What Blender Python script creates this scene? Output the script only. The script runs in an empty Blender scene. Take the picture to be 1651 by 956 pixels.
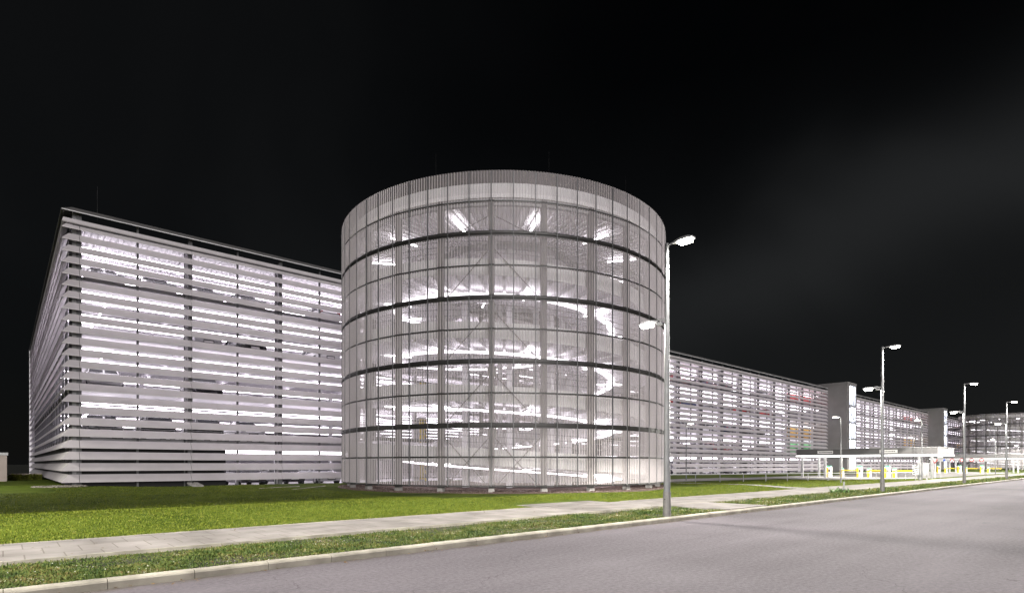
import bpy, math, random
import numpy as np
from mathutils import Vector

random.seed(7)
rng = np.random.default_rng(11)
R = math.radians
sc = bpy.context.scene
col = sc.collection

# ------------------------------------------------------------------ camera
# World axes: X runs along the road and the garage front, Y goes from the road to the garage, Z is up.
HEAD = 41.76
cam_d = bpy.data.cameras.new("camera")
cam = bpy.data.objects.new("camera", cam_d)
col.objects.link(cam)
cam.location = (0, 0, 1.6)
cam.rotation_euler = (R(90), 0, R(-HEAD))
cam_d.sensor_width = 36
cam_d.lens = 919 / 1651 * 36
cam_d.shift_y = (748 - 478) / 1651
cam_d.clip_end = 4000
sc.camera = cam

# ------------------------------------------------------------------ world: night sky with faint lit cloud
world = bpy.data.worlds.new("World")
sc.world = world
world.use_nodes = True
nt = world.node_tree
nt.nodes.clear()
out = nt.nodes.new("ShaderNodeOutputWorld")
sky = nt.nodes.new("ShaderNodeTexSky")
sky.sky_type = 'NISHITA'
sky.sun_disc = False
sky.sun_elevation = R(13)
sky.sun_rotation = R(200)
bg_sky = nt.nodes.new("ShaderNodeBackground")
bg_sky.inputs[1].default_value = 0.00025
nt.links.new(sky.outputs[0], bg_sky.inputs[0])
tc = nt.nodes.new("ShaderNodeTexCoord")


def wmath(op, a, b=None):
    n = nt.nodes.new("ShaderNodeMath")
    n.operation = op
    for i, x in enumerate((a, b)):
        if x is None:
            continue
        if isinstance(x, (int, float)):
            n.inputs[i].default_value = x
        else:
            nt.links.new(x, n.inputs[i])
    return n.outputs[0]


def wdot(v):
    n = nt.nodes.new("ShaderNodeVectorMath")
    n.operation = 'DOT_PRODUCT'
    nt.links.new(tc.outputs['Generated'], n.inputs[0])
    n.inputs[1].default_value = v
    return n.outputs['Value']


band = wdot((.358, -.118, -.926))
noise = nt.nodes.new("ShaderNodeTexNoise")
noise.inputs['Scale'].default_value = 2.2
noise.inputs['Detail'].default_value = 3
noise.inputs['Distortion'].default_value = .6
nt.links.new(tc.outputs['Generated'], noise.inputs['Vector'])
nz = wmath('SUBTRACT', noise.outputs['Fac'], .5)
band = wmath('ADD', band, wmath('MULTIPLY', nz, .22))
g1 = wmath('POWER', 2.718, wmath('MULTIPLY', wmath('POWER', wmath('DIVIDE', band, .085), 2), -1))
side = wmath('MAXIMUM', wmath('SUBTRACT', wdot((.92, .10, .34)), .72), 0)
glow = wmath('MULTIPLY', wmath('MULTIPLY', g1, side), .048)
low = wmath('MULTIPLY', wmath('MAXIMUM', wmath('SUBTRACT', .55, wdot((0, 0, 1))), 0), wmath('MULTIPLY', wmath('MAXIMUM', wmath('SUBTRACT', wdot((.95, .2, 0)), .3), 0), .022))
ur = wmath('MINIMUM', wmath('MAXIMUM', wmath('MULTIPLY', wmath('SUBTRACT', wdot((.74, .30, .60)), .72), 3.2), 0), .85)
tot = wmath('ADD', wmath('ADD', glow, low), wmath('MULTIPLY', wmath('MULTIPLY', wmath('MAXIMUM', noise.outputs['Fac'], .2), .0085), wmath('SUBTRACT', 1, ur)))
bg_n = nt.nodes.new("ShaderNodeBackground")
bg_n.inputs[0].default_value = (.93, .97, 1.0, 1)
nt.links.new(tot, bg_n.inputs[1])
add = nt.nodes.new("ShaderNodeAddShader")
nt.links.new(bg_sky.outputs[0], add.inputs[0])
nt.links.new(bg_n.outputs[0], add.inputs[1])
nt.links.new(add.outputs[0], out.inputs[0])

# added broad fill light from over the road, stands for no real source
sun_d = bpy.data.lights.new("fill_sun", 'SUN')
sun_d.energy = 2.85
sun_d.angle = R(40)
sun_d.color = (1, .965, .95)
sun = bpy.data.objects.new("fill_sun", sun_d)
col.objects.link(sun)
sun.rotation_euler = (R(77), 0, R(-26))

sc.view_settings.view_transform = 'Standard'
sc.view_settings.look = 'None'
sc.view_settings.exposure = 0
sc.view_settings.gamma = 1
sc.view_settings.use_curve_mapping = False
sc.cycles.transparent_max_bounces = 32
sc.cycles.max_bounces = 9
sc.cycles.diffuse_bounces = 6
sc.cycles.sample_clamp_indirect = 6
sc.cycles.use_denoising = True
sc.cycles.denoising_input_passes = 'RGB_ALBEDO_NORMAL'

LAMP_POWER = 9200
LIGHT_STRIP = 8.2
TUBE = 14

# ------------------------------------------------------------------ materials
def new_mat(name):
    m = bpy.data.materials.new(name)
    m.use_nodes = True
    n = m.node_tree.nodes
    return m, m.node_tree, n['Principled BSDF']


def node(t, kind, **kw):
    n = t.nodes.new(kind)
    for k, v in kw.items():
        if k in n.inputs:
            n.inputs[k].default_value = v
        else:
            setattr(n, k, v)
    return n


def mat(name, base, rough=.6, metal=0, var=.12, scale=3, bump=0, bscale=60, spec=.4, var2=None, detail=5):
    """Principled material whose colour wanders between two tones with noise and whose surface may be bumped."""
    m, t, p = new_mat(name)
    co = node(t, "ShaderNodeTexCoord")
    nz = node(t, "ShaderNodeTexNoise", Scale=scale, Detail=detail)
    t.links.new(co.outputs['Object'], nz.inputs['Vector'])
    ra = node(t, "ShaderNodeValToRGB")
    a = [max(0, c * (1 - var)) for c in base]
    b = [min(1, c * (1 + var)) for c in base] if var2 is None else var2
    ra.color_ramp.elements[0].position = .3
    ra.color_ramp.elements[1].position = .7
    ra.color_ramp.elements[0].color = (*a, 1)
    ra.color_ramp.elements[1].color = (*b, 1)
    t.links.new(nz.outputs['Fac'], ra.inputs['Fac'])
    t.links.new(ra.outputs['Color'], p.inputs['Base Color'])
    p.inputs['Roughness'].default_value = rough
    p.inputs['Metallic'].default_value = metal
    p.inputs['Specular IOR Level'].default_value = spec
    if bump:
        n2 = node(t, "ShaderNodeTexNoise", Scale=bscale, Detail=4)
        t.links.new(co.outputs['Object'], n2.inputs['Vector'])
        bp = node(t, "ShaderNodeBump", Strength=bump, Distance=.02)
        t.links.new(n2.outputs['Fac'], bp.inputs['Height'])
        t.links.new(bp.outputs['Normal'], p.inputs['Normal'])
    return m


def emit(name, colr, strength):
    m, t, p = new_mat(name)
    p.inputs['Base Color'].default_value = (.8, .8, .8, 1)
    p.inputs['Emission Color'].default_value = (*colr, 1)
    p.inputs['Emission Strength'].default_value = strength
    return m


M = {}
M['blade'] = mat('brushed aluminium louvre', (.52, .487, .505), .5, .15, .07, 1.1, spec=.3)
M['coping'] = mat('shade-toned coping sheet', (.13, .125, .125), .6, .1, .1, 1)  # dark tone carries the shade on the sloping coping
M['column'] = mat('tower column steel', (.075, .072, .072), .5, .1, .12, 2)
M['post'] = mat('dark facade post', (.13, .13, .135), .5, .2, .15, 2)
M['ramp_glow'] = emit('ramp glow strip', (1, .94, 1), 3.2)
M['steel'] = mat('galvanised steel', (.34, .34, .345), .5, .3, .16, 2.2)
M['grey_steel'] = mat('grey painted steel', (.30, .30, .31), .5, .1, .12, 1.5)
M['canopy'] = mat('pale grey canopy panel', (.11, .107, .107), .6, 0, .06, 1)
M['dark_steel'] = mat('dark steel', (.045, .043, .042), .45, .3, .2, 3)
M['white_steel'] = mat('white painted steel', (.62, .61, .63), .45, 0, .06, 1.2)
M['roof_sheet'] = mat('white trapezoidal roof sheet', (.78, .76, .78), .45, 0, .05, .8)
M['concrete_floor'] = mat('pale deck concrete', (.58, .565, .58), .7, 0, .12, .5, .1, 20)
M['soffit'] = mat('white soffit', (.78, .76, .79), .6, 0, .05, .6)
M['wall_white'] = mat('white wall panel', (.70, .68, .71), .6, 0, .06, .4)
M['plinth'] = mat('dark plinth panel', (.010, .010, .011), .6, 0, .2, 1)
M['concrete'] = mat('cast concrete', (.33, .315, .30), .85, 0, .14, 4, .25, 90)
M['kerb'] = mat('kerb concrete', (.33, .305, .255), .85, 0, .34, 2.5, .35, 120)
M['tower_panel'] = mat('grey tower cladding', (.22, .213, .215), .6, .1, .08, .7)
M['yellow'] = mat('signal yellow paint', (.70, .50, .03), .45, 0, .08, 6)
M['black'] = mat('black paint', (.02, .02, .02), .4, 0, .2, 6)
M['red'] = mat('signal red', (.55, .03, .03), .45, 0, .1, 6)
M['blue'] = mat('sign blue', (.03, .08, .42), .45, 0, .1, 6)
M['green'] = mat('green cap', (.05, .42, .22), .4, 0, .1, 6)
M['wall_red'] = mat('red wall', (.62, .05, .05), .6, 0, .06, 2)
M['wall_yellow'] = mat('yellow wall', (.75, .46, .06), .6, 0, .06, 2)
M['wall_green'] = mat('green wall', (.12, .5, .16), .6, 0, .06, 2)
M['white'] = mat('white paint', (.78, .77, .76), .45, 0, .05, 6)
M['tyre'] = mat('tyre rubber', (.02, .02, .021), .8, 0, .2, 12)
M['rim'] = mat('alloy rim', (.45, .45, .46), .35, .7, .1, 8)
M['rubber'] = mat('grey plastic', (.08, .08, .085), .6, 0, .1, 6)
M['hedge'] = mat('ivy leaves', (.12, .13, .02), .6, 0, .5, 9)
M['box_wall'] = mat('beige render', (.33, .28, .25), .8, 0, .07, 2, .1, 60)
M['stain_col'] = mat('galvanised lamp post', (.15, .153, .157), .5, .2, .15, 5)
M['sleeve'] = mat('dark post sleeve', (.16, .155, .15), .6, .2, .15, 9)
M['light_strip'] = emit('fluorescent tube', (1.0, .93, 1.03), LIGHT_STRIP)
M['tube'] = emit('ramp tube', (1.0, .955, 1.0), TUBE)
M['lens'] = emit('lamp lens', (1.0, .97, .86), 60)
M['stair_light'] = emit('stair tube', (.97, .97, 1.0), 160)
M['canopy_light'] = emit('canopy light', (1, .98, .95), 4)


def glass(name, tint=(.7, .75, .78), a=.75):
    m, t, p = new_mat(name)
    tr = node(t, "ShaderNodeBsdfTransparent")
    tr.inputs[0].default_value = (*tint, 1)
    gl = node(t, "ShaderNodeBsdfGlossy", Roughness=.05)
    mx = node(t, "ShaderNodeMixShader")
    mx.inputs[0].default_value = .08
    t.links.new(tr.outputs[0], mx.inputs[1])
    t.links.new(gl.outputs[0], mx.inputs[2])
    t.links.new(mx.outputs[0], t.nodes['Material Output'].inputs[0])
    return m


M['glass'] = glass('stair glass', (.9, .93, .97))
m, t, p = new_mat('car window glass')
p.inputs['Base Color'].default_value = (.02, .022, .025, 1)
p.inputs['Roughness'].default_value = .06
M['car_glass'] = m


def perforated(name, open_frac, base):
    """Finely perforated sheet: the holes are far below a pixel, so they are the open share of the surface."""
    m, t, p = new_mat(name)
    co = node(t, "ShaderNodeTexCoord")
    nz = node(t, "ShaderNodeTexNoise", Scale=.9, Detail=4)
    t.links.new(co.outputs['Object'], nz.inputs['Vector'])
    ra = node(t, "ShaderNodeValToRGB")
    ra.color_ramp.elements[0].color = (*[c * .9 for c in base], 1)
    ra.color_ramp.elements[1].color = (*[c * 1.08 for c in base], 1)
    t.links.new(nz.outputs['Fac'], ra.inputs['Fac'])
    t.links.new(ra.outputs['Color'], p.inputs['Base Color'])
    p.inputs['Roughness'].default_value = .5
    p.inputs['Metallic'].default_value = .1
    tr = node(t, "ShaderNodeBsdfTransparent")
    mx = node(t, "ShaderNodeMixShader")
    mx.inputs[0].default_value = open_frac
    t.links.new(p.outputs[0], mx.inputs[1])
    t.links.new(tr.outputs[0], mx.inputs[2])
    t.links.new(mx.outputs[0], t.nodes['Material Output'].inputs[0])
    return m


M['perf'] = perforated('perforated corrugated sheet', .78, (.74, .675, .685))
M['flank'] = perforated('sheet flank without holes', .50, (.70, .645, .655))
M['mesh'] = perforated('fine wire mesh', .72, (.45, .45, .47))


def stripes(name):
    m, t, p = new_mat(name)
    co = node(t, "ShaderNodeTexCoord")
    wv = node(t, "ShaderNodeTexWave", Scale=1.1)
    wv.wave_profile = 'SIN'
    wv.bands_direction = 'DIAGONAL'
    t.links.new(co.outputs['Object'], wv.inputs['Vector'])
    ra = node(t, "ShaderNodeValToRGB")
    ra.color_ramp.interpolation = 'CONSTANT'
    ra.color_ramp.elements[0].color = (.02, .02, .02, 1)
    ra.color_ramp.elements[1].position = .42
    ra.color_ramp.elements[1].color = (.75, .52, .03, 1)
    t.links.new(wv.outputs['Color'], ra.inputs['Fac'])
    t.links.new(ra.outputs['Color'], p.inputs['Base Color'])
    return m


M['hazard'] = stripes('yellow and black hazard stripes')


def asphalt():
    m, t, p = new_mat('worn asphalt')
    co = node(t, "ShaderNodeTexCoord")
    big = node(t, "ShaderNodeTexNoise", Scale=.16, Detail=4)
    st = node(t, "ShaderNodeMapping")
    st.inputs['Scale'].default_value = (.12, 1.4, 1)
    t.links.new(co.outputs['Object'], st.inputs['Vector'])
    tr = node(t, "ShaderNodeTexNoise", Scale=.7, Detail=5)
    t.links.new(st.outputs[0], tr.inputs['Vector'])
    t.links.new(co.outputs['Object'], big.inputs['Vector'])
    fine = node(t, "ShaderNodeTexNoise", Scale=55, Detail=5)
    fine.inputs['Roughness'].default_value = .75
    t.links.new(co.outputs['Object'], fine.inputs['Vector'])
    vor = node(t, "ShaderNodeTexVoronoi", Scale=90)
    t.links.new(co.outputs['Object'], vor.inputs['Vector'])
    def mth(op, a, b):
        n = node(t, "ShaderNodeMath", operation=op)
        for i, x in enumerate((a, b)):
            if isinstance(x, (int, float)):
                n.inputs[i].default_value = x
            else:
                t.links.new(x, n.inputs[i])
        return n.outputs[0]
    f = mth('ADD', mth('MULTIPLY', big.outputs['Fac'], .25), mth('MULTIPLY', tr.outputs['Fac'], .14))
    fine2 = node(t, 'ShaderNodeTexNoise', Scale=16, Detail=6)
    t.links.new(co.outputs['Object'], fine2.inputs['Vector'])
    f = mth('ADD', f, mth('ADD', mth('MULTIPLY', fine.outputs['Fac'], .30), mth('MULTIPLY', fine2.outputs['Fac'], .22)))
    ra = node(t, "ShaderNodeValToRGB")
    ra.color_ramp.elements[0].position = .35
    ra.color_ramp.elements[1].position = .56
    ra.color_ramp.elements[0].color = (.072, .065, .072, 1)
    ra.color_ramp.elements[1].color = (.182, .165, .184, 1)
    t.links.new(f, ra.inputs['Fac'])
    # thin wandering cracks
    cv = node(t, "ShaderNodeTexVoronoi", Scale=.22, feature='DISTANCE_TO_EDGE')
    nv = node(t, "ShaderNodeTexNoise", Scale=1.3, Detail=6)
    t.links.new(co.outputs['Object'], nv.inputs['Vector'])
    mixv = node(t, "ShaderNodeVectorMath", operation='MULTIPLY_ADD')
    t.links.new(nv.outputs['Color'], mixv.inputs[0])
    mixv.inputs[1].default_value = (1.2, 1.2, 0)
    t.links.new(co.outputs['Object'], mixv.inputs[2])
    t.links.new(mixv.outputs[0], cv.inputs['Vector'])
    ck = node(t, "ShaderNodeMath", operation='GREATER_THAN')
    ck.inputs[1].default_value = .0016
    t.links.new(cv.outputs['Distance'], ck.inputs[0])
    mr = node(t, "ShaderNodeMapRange")
    t.links.new(ck.outputs[0], mr.inputs[0])
    mr.inputs['To Min'].default_value = .72
    mul = node(t, "ShaderNodeVectorMath", operation='SCALE')
    t.links.new(ra.outputs[0], mul.inputs[0])
    t.links.new(mr.outputs[0], mul.inputs['Scale'])
    # grit washed into the gutter beside the kerb
    sx = node(t, "ShaderNodeSeparateXYZ")
    t.links.new(co.outputs['Object'], sx.inputs[0])
    gd = node(t, "ShaderNodeMapRange", interpolation_type='SMOOTHSTEP')
    t.links.new(mth('ADD', sx.outputs['Y'], mth('MULTIPLY', nv.outputs['Fac'], .45)), gd.inputs[0])
    gd.inputs['From Min'].default_value = 8.85
    gd.inputs['From Max'].default_value = 9.2
    gd.inputs['To Max'].default_value = .75
    gm = node(t, "ShaderNodeMix", data_type='RGBA')
    t.links.new(gd.outputs[0], gm.inputs['Factor'])
    t.links.new(mul.outputs[0], gm.inputs['A'])
    gm.inputs['B'].default_value = (.075, .062, .045, 1)
    t.links.new(gm.outputs['Result'], p.inputs['Base Color'])
    p.inputs['Roughness'].default_value = .95
    p.inputs['Specular IOR Level'].default_value = .08
    bp = node(t, "ShaderNodeBump", Strength=.5, Distance=.006)
    t.links.new(vor.outputs['Distance'], bp.inputs['Height'])
    t.links.new(bp.outputs[0], p.inputs['Normal'])
    return m


M['asphalt'] = asphalt()


def paving():
    m, t, p = new_mat('pale concrete paving slabs')
    co = node(t, "ShaderNodeTexCoord")
    br = node(t, "ShaderNodeTexBrick")
    br.offset = 0.5
    br.inputs['Scale'].default_value = 1
    br.inputs['Brick Width'].default_value = .5
    br.inputs['Row Height'].default_value = .80
    br.inputs['Mortar Size'].default_value = .010
    br.inputs['Color1'].default_value = (.30, .28, .275, 1)
    br.inputs['Color2'].default_value = (.25, .235, .23, 1)
    br.inputs['Mortar'].default_value = (.16, .145, .13, 1)
    t.links.new(co.outputs['Object'], br.inputs['Vector'])
    nz = node(t, "ShaderNodeTexNoise", Scale=1.2, Detail=7)
    t.links.new(co.outputs['Object'], nz.inputs['Vector'])
    ra = node(t, "ShaderNodeValToRGB")
    ra.color_ramp.elements[0].position = .3
    ra.color_ramp.elements[0].color = (.56, .54, .51, 1)
    ra.color_ramp.elements[1].position = .7
    ra.color_ramp.elements[1].color = (1.1, 1.08, 1.05, 1)
    t.links.new(nz.outputs['Fac'], ra.inputs['Fac'])
    mx = node(t, "ShaderNodeMix", data_type='RGBA', blend_type='MULTIPLY')
    mx.inputs['Factor'].default_value = 1
    t.links.new(br.outputs['Color'], mx.inputs['A'])
    t.links.new(ra.outputs['Color'], mx.inputs['B'])
    t.links.new(mx.outputs['Result'], p.inputs['Base Color'])
    p.inputs['Roughness'].default_value = .8
    return m


M['paving'] = paving()


def lawn_mat():
    m, t, p = new_mat('mown lawn')
    co = node(t, "ShaderNodeTexCoord")
    n1 = node(t, "ShaderNodeTexNoise", Scale=.5, Detail=6)
    n2 = node(t, "ShaderNodeTexNoise", Scale=40, Detail=4)
    for n in (n1, n2):
        t.links.new(co.outputs['Object'], n.inputs['Vector'])
    ad = node(t, "ShaderNodeMath", operation='MULTIPLY_ADD')
    t.links.new(n2.outputs['Fac'], ad.inputs[0])
    ad.inputs[1].default_value = .6
    t.links.new(n1.outputs['Fac'], ad.inputs[2])
    ra = node(t, "ShaderNodeValToRGB")
    ra.color_ramp.elements[0].position = .5
    ra.color_ramp.elements[0].color = (.030, .056, .006, 1)
    ra.color_ramp.elements[1].position = 1.0
    ra.color_ramp.elements[1].color = (.125, .165, .020, 1)
    t.links.new(ad.outputs[0], ra.inputs['Fac'])
    t.links.new(ra.outputs[0], p.inputs['Base Color'])
    p.inputs['Roughness'].default_value = .9
    p.inputs['Specular IOR Level'].default_value = .1
    bp = node(t, "ShaderNodeBump", Strength=.8, Distance=.04)
    t.links.new(n2.outputs['Fac'], bp.inputs['Height'])
    t.links.new(bp.outputs[0], p.inputs['Normal'])
    return m


M['lawn'] = lawn_mat()
M['soil'] = mat('dark earth', (.035, .033, .018), .95, 0, .4, 1.5, .4, 30)
M['field'] = mat('night-darkened far field', (.012, .014, .007), .95, 0, .4, .05)  # near-black tone puts the unlit night into the ground colour


def leaf_mat(name, stops, nscale=1.6):
    m, t, p = new_mat(name)
    g = node(t, "ShaderNodeNewGeometry")
    ra = node(t, "ShaderNodeValToRGB")
    el = ra.color_ramp.elements
    el[0].position, el[0].color = stops[0][0], (*stops[0][1], 1)
    el[1].position, el[1].color = stops[-1][0], (*stops[-1][1], 1)
    for ps, c in stops[1:-1]:
        e = el.new(ps)
        e.color = (*c, 1)
    co = node(t, "ShaderNodeTexCoord")
    nz = node(t, "ShaderNodeTexNoise", Scale=nscale, Detail=6)
    t.links.new(co.outputs['Object'], nz.inputs['Vector'])
    a = node(t, "ShaderNodeMath", operation='MULTIPLY_ADD')
    t.links.new(g.outputs['Random Per Island'], a.inputs[0])
    a.inputs[1].default_value = .55
    b = node(t, "ShaderNodeMath", operation='MULTIPLY_ADD')
    t.links.new(nz.outputs['Fac'], b.inputs[0])
    b.inputs[1].default_value = 1.5
    b.inputs[2].default_value = -.52
    t.links.new(b.outputs[0], a.inputs[2])
    t.links.new(a.outputs[0], ra.inputs['Fac'])
    t.links.new(ra.outputs[0], p.inputs['Base Color'])
    p.inputs['Roughness'].default_value = .55
    p.inputs['Specular IOR Level'].default_value = .12
    p.inputs['Subsurface Weight'].default_value = 0
    return m


M['verge_leaf'] = leaf_mat('verge clover and grass', [(0, (.020, .042, .012)), (.3, (.055, .095, .022)), (.55, (.11, .14, .035)), (.74, (.16, .18, .05)), (.86, (.19, .13, .05)), (.93, (.28, .29, .16)), (1, (.5, .5, .38))])
M['lawn_blade'] = leaf_mat('lawn blades', [(0, (.032, .058, .006)), (.3, (.085, .118, .013)), (.6, (.135, .165, .020)), (.88, (.185, .205, .032)), (1, (.22, .20, .06))], 5)
M['flower'] = mat('clover flower', (.55, .53, .47), .8, 0, .2, 30)
M['dry_leaf'] = leaf_mat('dry leaves', [(0, (.05, .03, .015)), (.5, (.12, .07, .03)), (1, (.2, .14, .07))])
M['weed'] = leaf_mat('weed leaves', [(0, (.05, .10, .03)), (.5, (.09, .16, .05)), (1, (.15, .2, .08))])
M['gravel'] = leaf_mat('reddish gravel stones', [(0, (.07, .045, .04)), (.4, (.13, .09, .08)), (.7, (.2, .15, .135)), (1, (.32, .27, .25))])
M['gravel_bed'] = mat('gravel bed', (.12, .085, .075), .9, 0, .5, 26, .8, 40)
M['cobble'] = leaf_mat('pale cobbles', [(0, (.10, .09, .075)), (.5, (.22, .2, .17)), (1, (.4, .37, .32))])
CAR_COLS = {'black': (.012, .012, .014), 'silver': (.42, .42, .43), 'white': (.7, .7, .7), 'dark blue': (.018, .03, .09), 'red': (.35, .02, .02)}
for k, c in CAR_COLS.items():
    M['car ' + k] = mat(k + ' car paint', c, .22, .2 if k == 'silver' else 0, .05, 2, spec=.6)
M['head_lens'] = mat('headlamp lens', (.55, .56, .58), .12, .2, .1, 20, spec=.8)
M['tail_lens'] = mat('tail lamp lens', (.35, .02, .02), .15, 0, .1, 20, spec=.7)

# ------------------------------------------------------------------ mesh helpers
class MB:
    def __init__(self):
        self.v, self.f = [], []

    def add(self, vs, fs):
        o = len(self.v)
        self.v += [tuple(p) for p in vs]
        self.f += [tuple(i + o for i in q) for q in fs]
        return self

    def box(self, x0, x1, y0, y1, z0, z1):
        vs = [(x, y, z) for z in (z0, z1) for y in (y0, y1) for x in (x0, x1)]
        return self.add(vs, [(0, 2, 3, 1), (4, 5, 7, 6), (0, 1, 5, 4), (2, 6, 7, 3), (0, 4, 6, 2), (1, 3, 7, 5)])

    def bevbox(self, x0, x1, y0, y1, z0, z1, b=.03):
        """Box with chamfered vertical edges and top edges."""
        def ring(e, z):
            return [(x0 + e, y0 + b, z), (x0 + b, y0 + e, z), (x1 - b, y0 + e, z), (x1 - e, y0 + b, z),
                    (x1 - e, y1 - b, z), (x1 - b, y1 - e, z), (x0 + b, y1 - e, z), (x0 + e, y1 - b, z)]
        rings = [ring(0, z0), ring(0, z1 - b), ring(b * .7, z1)]
        vs = [p for r_ in rings for p in r_]
        fs = []
        for k in range(2):
            for i in range(8):
                j = (i + 1) % 8
                fs.append((k * 8 + i, k * 8 + j, k * 8 + 8 + j, k * 8 + 8 + i))
        fs += [tuple(range(7, -1, -1)), tuple(range(16, 24))]
        return self.add(vs, fs)

    def obox(self, c, ax, ay, hx, hy, z0, z1):
        """Box with horizontal axes ax, ay (unit 2-vectors)."""
        vs = []
        for z in (z0, z1):
            for sy in (-1, 1):
                for sx in (-1, 1):
                    vs.append((c[0] + ax[0] * hx * sx + ay[0] * hy * sy, c[1] + ax[1] * hx * sx + ay[1] * hy * sy, z))
        return self.add(vs, [(0, 2, 3, 1), (4, 5, 7, 6), (0, 1, 5, 4), (2, 6, 7, 3), (0, 4, 6, 2), (1, 3, 7, 5)])

    def tube(self, p0, p1, r0, r1=None, n=10, caps=True):
        r1 = r0 if r1 is None else r1
        p0, p1 = Vector(p0), Vector(p1)
        d = (p1 - p0).normalized()
        a = d.orthogonal().normalized()
        b = d.cross(a)
        vs = []
        for p, r_ in ((p0, r0), (p1, r1)):
            for i in range(n):
                q = 2 * math.pi * i / n
                vs.append(p + (a * math.cos(q) + b * math.sin(q)) * r_)
        fs = [(i, (i + 1) % n, n + (i + 1) % n, n + i) for i in range(n)]
        if caps:
            fs += [tuple(range(n - 1, -1, -1)), tuple(range(n, 2 * n))]
        return self.add(vs, fs)

    def sweep(self, path, prof, closed=True):
        """path: list of functions (profile point -> xyz); prof: list of points."""
        n = len(prof)
        vs = [f(q) for f in path for q in prof]
        fs = []
        for k in range(len(path) - 1):
            for i in range(n if closed else n - 1):
                j = (i + 1) % n
                fs.append((k * n + i, k * n + j, (k + 1) * n + j, (k + 1) * n + i))
        if closed:
            fs += [tuple(range(n - 1, -1, -1)), tuple(range((len(path) - 1) * n, len(path) * n))]
        return self.add(vs, fs)

    def build(self, name, m, parent=None, smooth=False):
        me = bpy.data.meshes.new(name)
        me.from_pydata(self.v, [], self.f)
        me.validate()
        if m is not None:
            me.materials.append(m)
        import bmesh
        bm = bmesh.new()
        bm.from_mesh(me)
        bmesh.ops.recalc_face_normals(bm, faces=bm.faces)
        bm.to_mesh(me)
        bm.free()
        if smooth:
            me.polygons.foreach_set('use_smooth', [True] * len(me.polygons))
            me.set_sharp_from_angle(angle=R(40))
        o = bpy.data.objects.new(name, me)
        col.objects.link(o)
        if parent is not None:
            o.parent = parent
        return o


def tag(o, label=None, cat=None, group=None, kind=None):
    for k, v in (('label', label), ('category', cat), ('group', group), ('kind', kind)):
        if v:
            o[k] = v
    return o


def empty(name, loc, label, cat, group=None, rz=0):
    o = bpy.data.objects.new(name, None)
    o.location = loc
    o.rotation_euler = (0, 0, rz)
    o.empty_display_size = .3
    col.objects.link(o)
    return tag(o, label, cat, group)


def copy_obj(o, parent=None, loc=None):
    c = o.copy()
    col.objects.link(c)
    if parent is not None:
        c.parent = parent
    if loc is not None:
        c.location = loc
    return c


def copy_tree(o, parent=None):
    c = copy_obj(o, parent)
    for ch in list(o.children):
        copy_tree(ch, c)
    return c


def np_mesh(name, verts, faces, m, smooth=False):
    """verts (N,3), faces (F,k) with one k."""
    me = bpy.data.meshes.new(name)
    nv, nf, k = len(verts), len(faces), faces.shape[1]
    me.vertices.add(nv)
    me.vertices.foreach_set('co', np.asarray(verts, np.float32).ravel())
    me.loops.add(nf * k)
    me.loops.foreach_set('vertex_index', np.asarray(faces, np.int32).ravel())
    me.polygons.add(nf)
    me.polygons.foreach_set('loop_start', np.arange(0, nf * k, k, dtype=np.int32))
    if smooth:
        me.polygons.foreach_set('use_smooth', np.ones(nf, bool))
    me.update()
    me.validate()
    me.materials.append(m)
    o = bpy.data.objects.new(name, me)
    col.objects.link(o)
    return o


# ------------------------------------------------------------------ ground, road, path
def ssm(x, a, b):
    q = np.clip((x - a) / (b - a), 0, 1)
    return q * q * (3 - 2 * q)


def lawn_h(x, y):
    """Height of the lawn: level with the path, up to the drum and the garage, with a shallow swale between."""
    h = .145 + .15 * ssm(y, 14.2, 17.2) * (1 - ssm(x, 33, 42)) + .15 * ssm(y, 27, 34) * ssm(x, 33, 42)
    lft = 1 - ssm(x, 8, 16)
    h = h + lft * (.10 * np.exp(-((y - 17.4) / 1.6) ** 2) - .10 * np.exp(-((y - 22.5 - .25 * np.sin(x * .35)) / 2.2) ** 2) + .05 * np.exp(-((y - 27.5 + .5 * np.sin(x * .3 + 1)) / 1.5) ** 2))
    h = h + .012 * np.sin(x * .9 + 1.3 * np.sin(y * .7)) * np.sin(y * 1.1 + x * .2) * ssm(y, 14, 16)
    h = h + ssm(y, 33, 38) * (1 - ssm(x, 2, 8)) * .12
    return h


MB().add([(-1500, -1500, -.12), (2500, -1500, -.12), (2500, 2500, -.12), (-1500, 2500, -.12)], [(0, 1, 2, 3)]).build('ground', M['field'])['kind'] = 'structure'
MB().add([(-200, -9, 0), (600, -9, 0), (600, 8.9, 0), (-200, 8.9, 0)], [(0, 1, 2, 3)]).build('road', M['asphalt'])['kind'] = 'structure'

xs = np.concatenate([np.arange(-45, 45, .5), np.arange(45, 260, 2.5)])
ys = np.concatenate([np.arange(13.86, 38, .35), np.arange(38, 75, 2.5)])
gx, gy = np.meshgrid(xs, ys)
gz = lawn_h(gx, gy)
# inside the garage footprint the earth lies just under the floor slab
inside = (gx > 3.0) & (gy > 38.9)
gz = np.where(inside, -.05, gz)
nx, ny = len(xs), len(ys)
idx = np.arange(nx * ny).reshape(ny, nx)
fc = np.stack([idx[:-1, :-1], idx[:-1, 1:], idx[1:, 1:], idx[1:, :-1]], -1).reshape(-1, 4)
lawn = np_mesh('lawn', np.stack([gx, gy, gz], -1).reshape(-1, 3), fc, M['lawn'], True)
lawn['kind'] = 'structure'

vg = MB()
for a, b in ((-60, 17.6), (20.25, 300)):
    vg.box(a, b, 9.08, 11.38, -.05, .085)
vg.build('verge_soil', M['soil'])['kind'] = 'structure'

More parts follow.
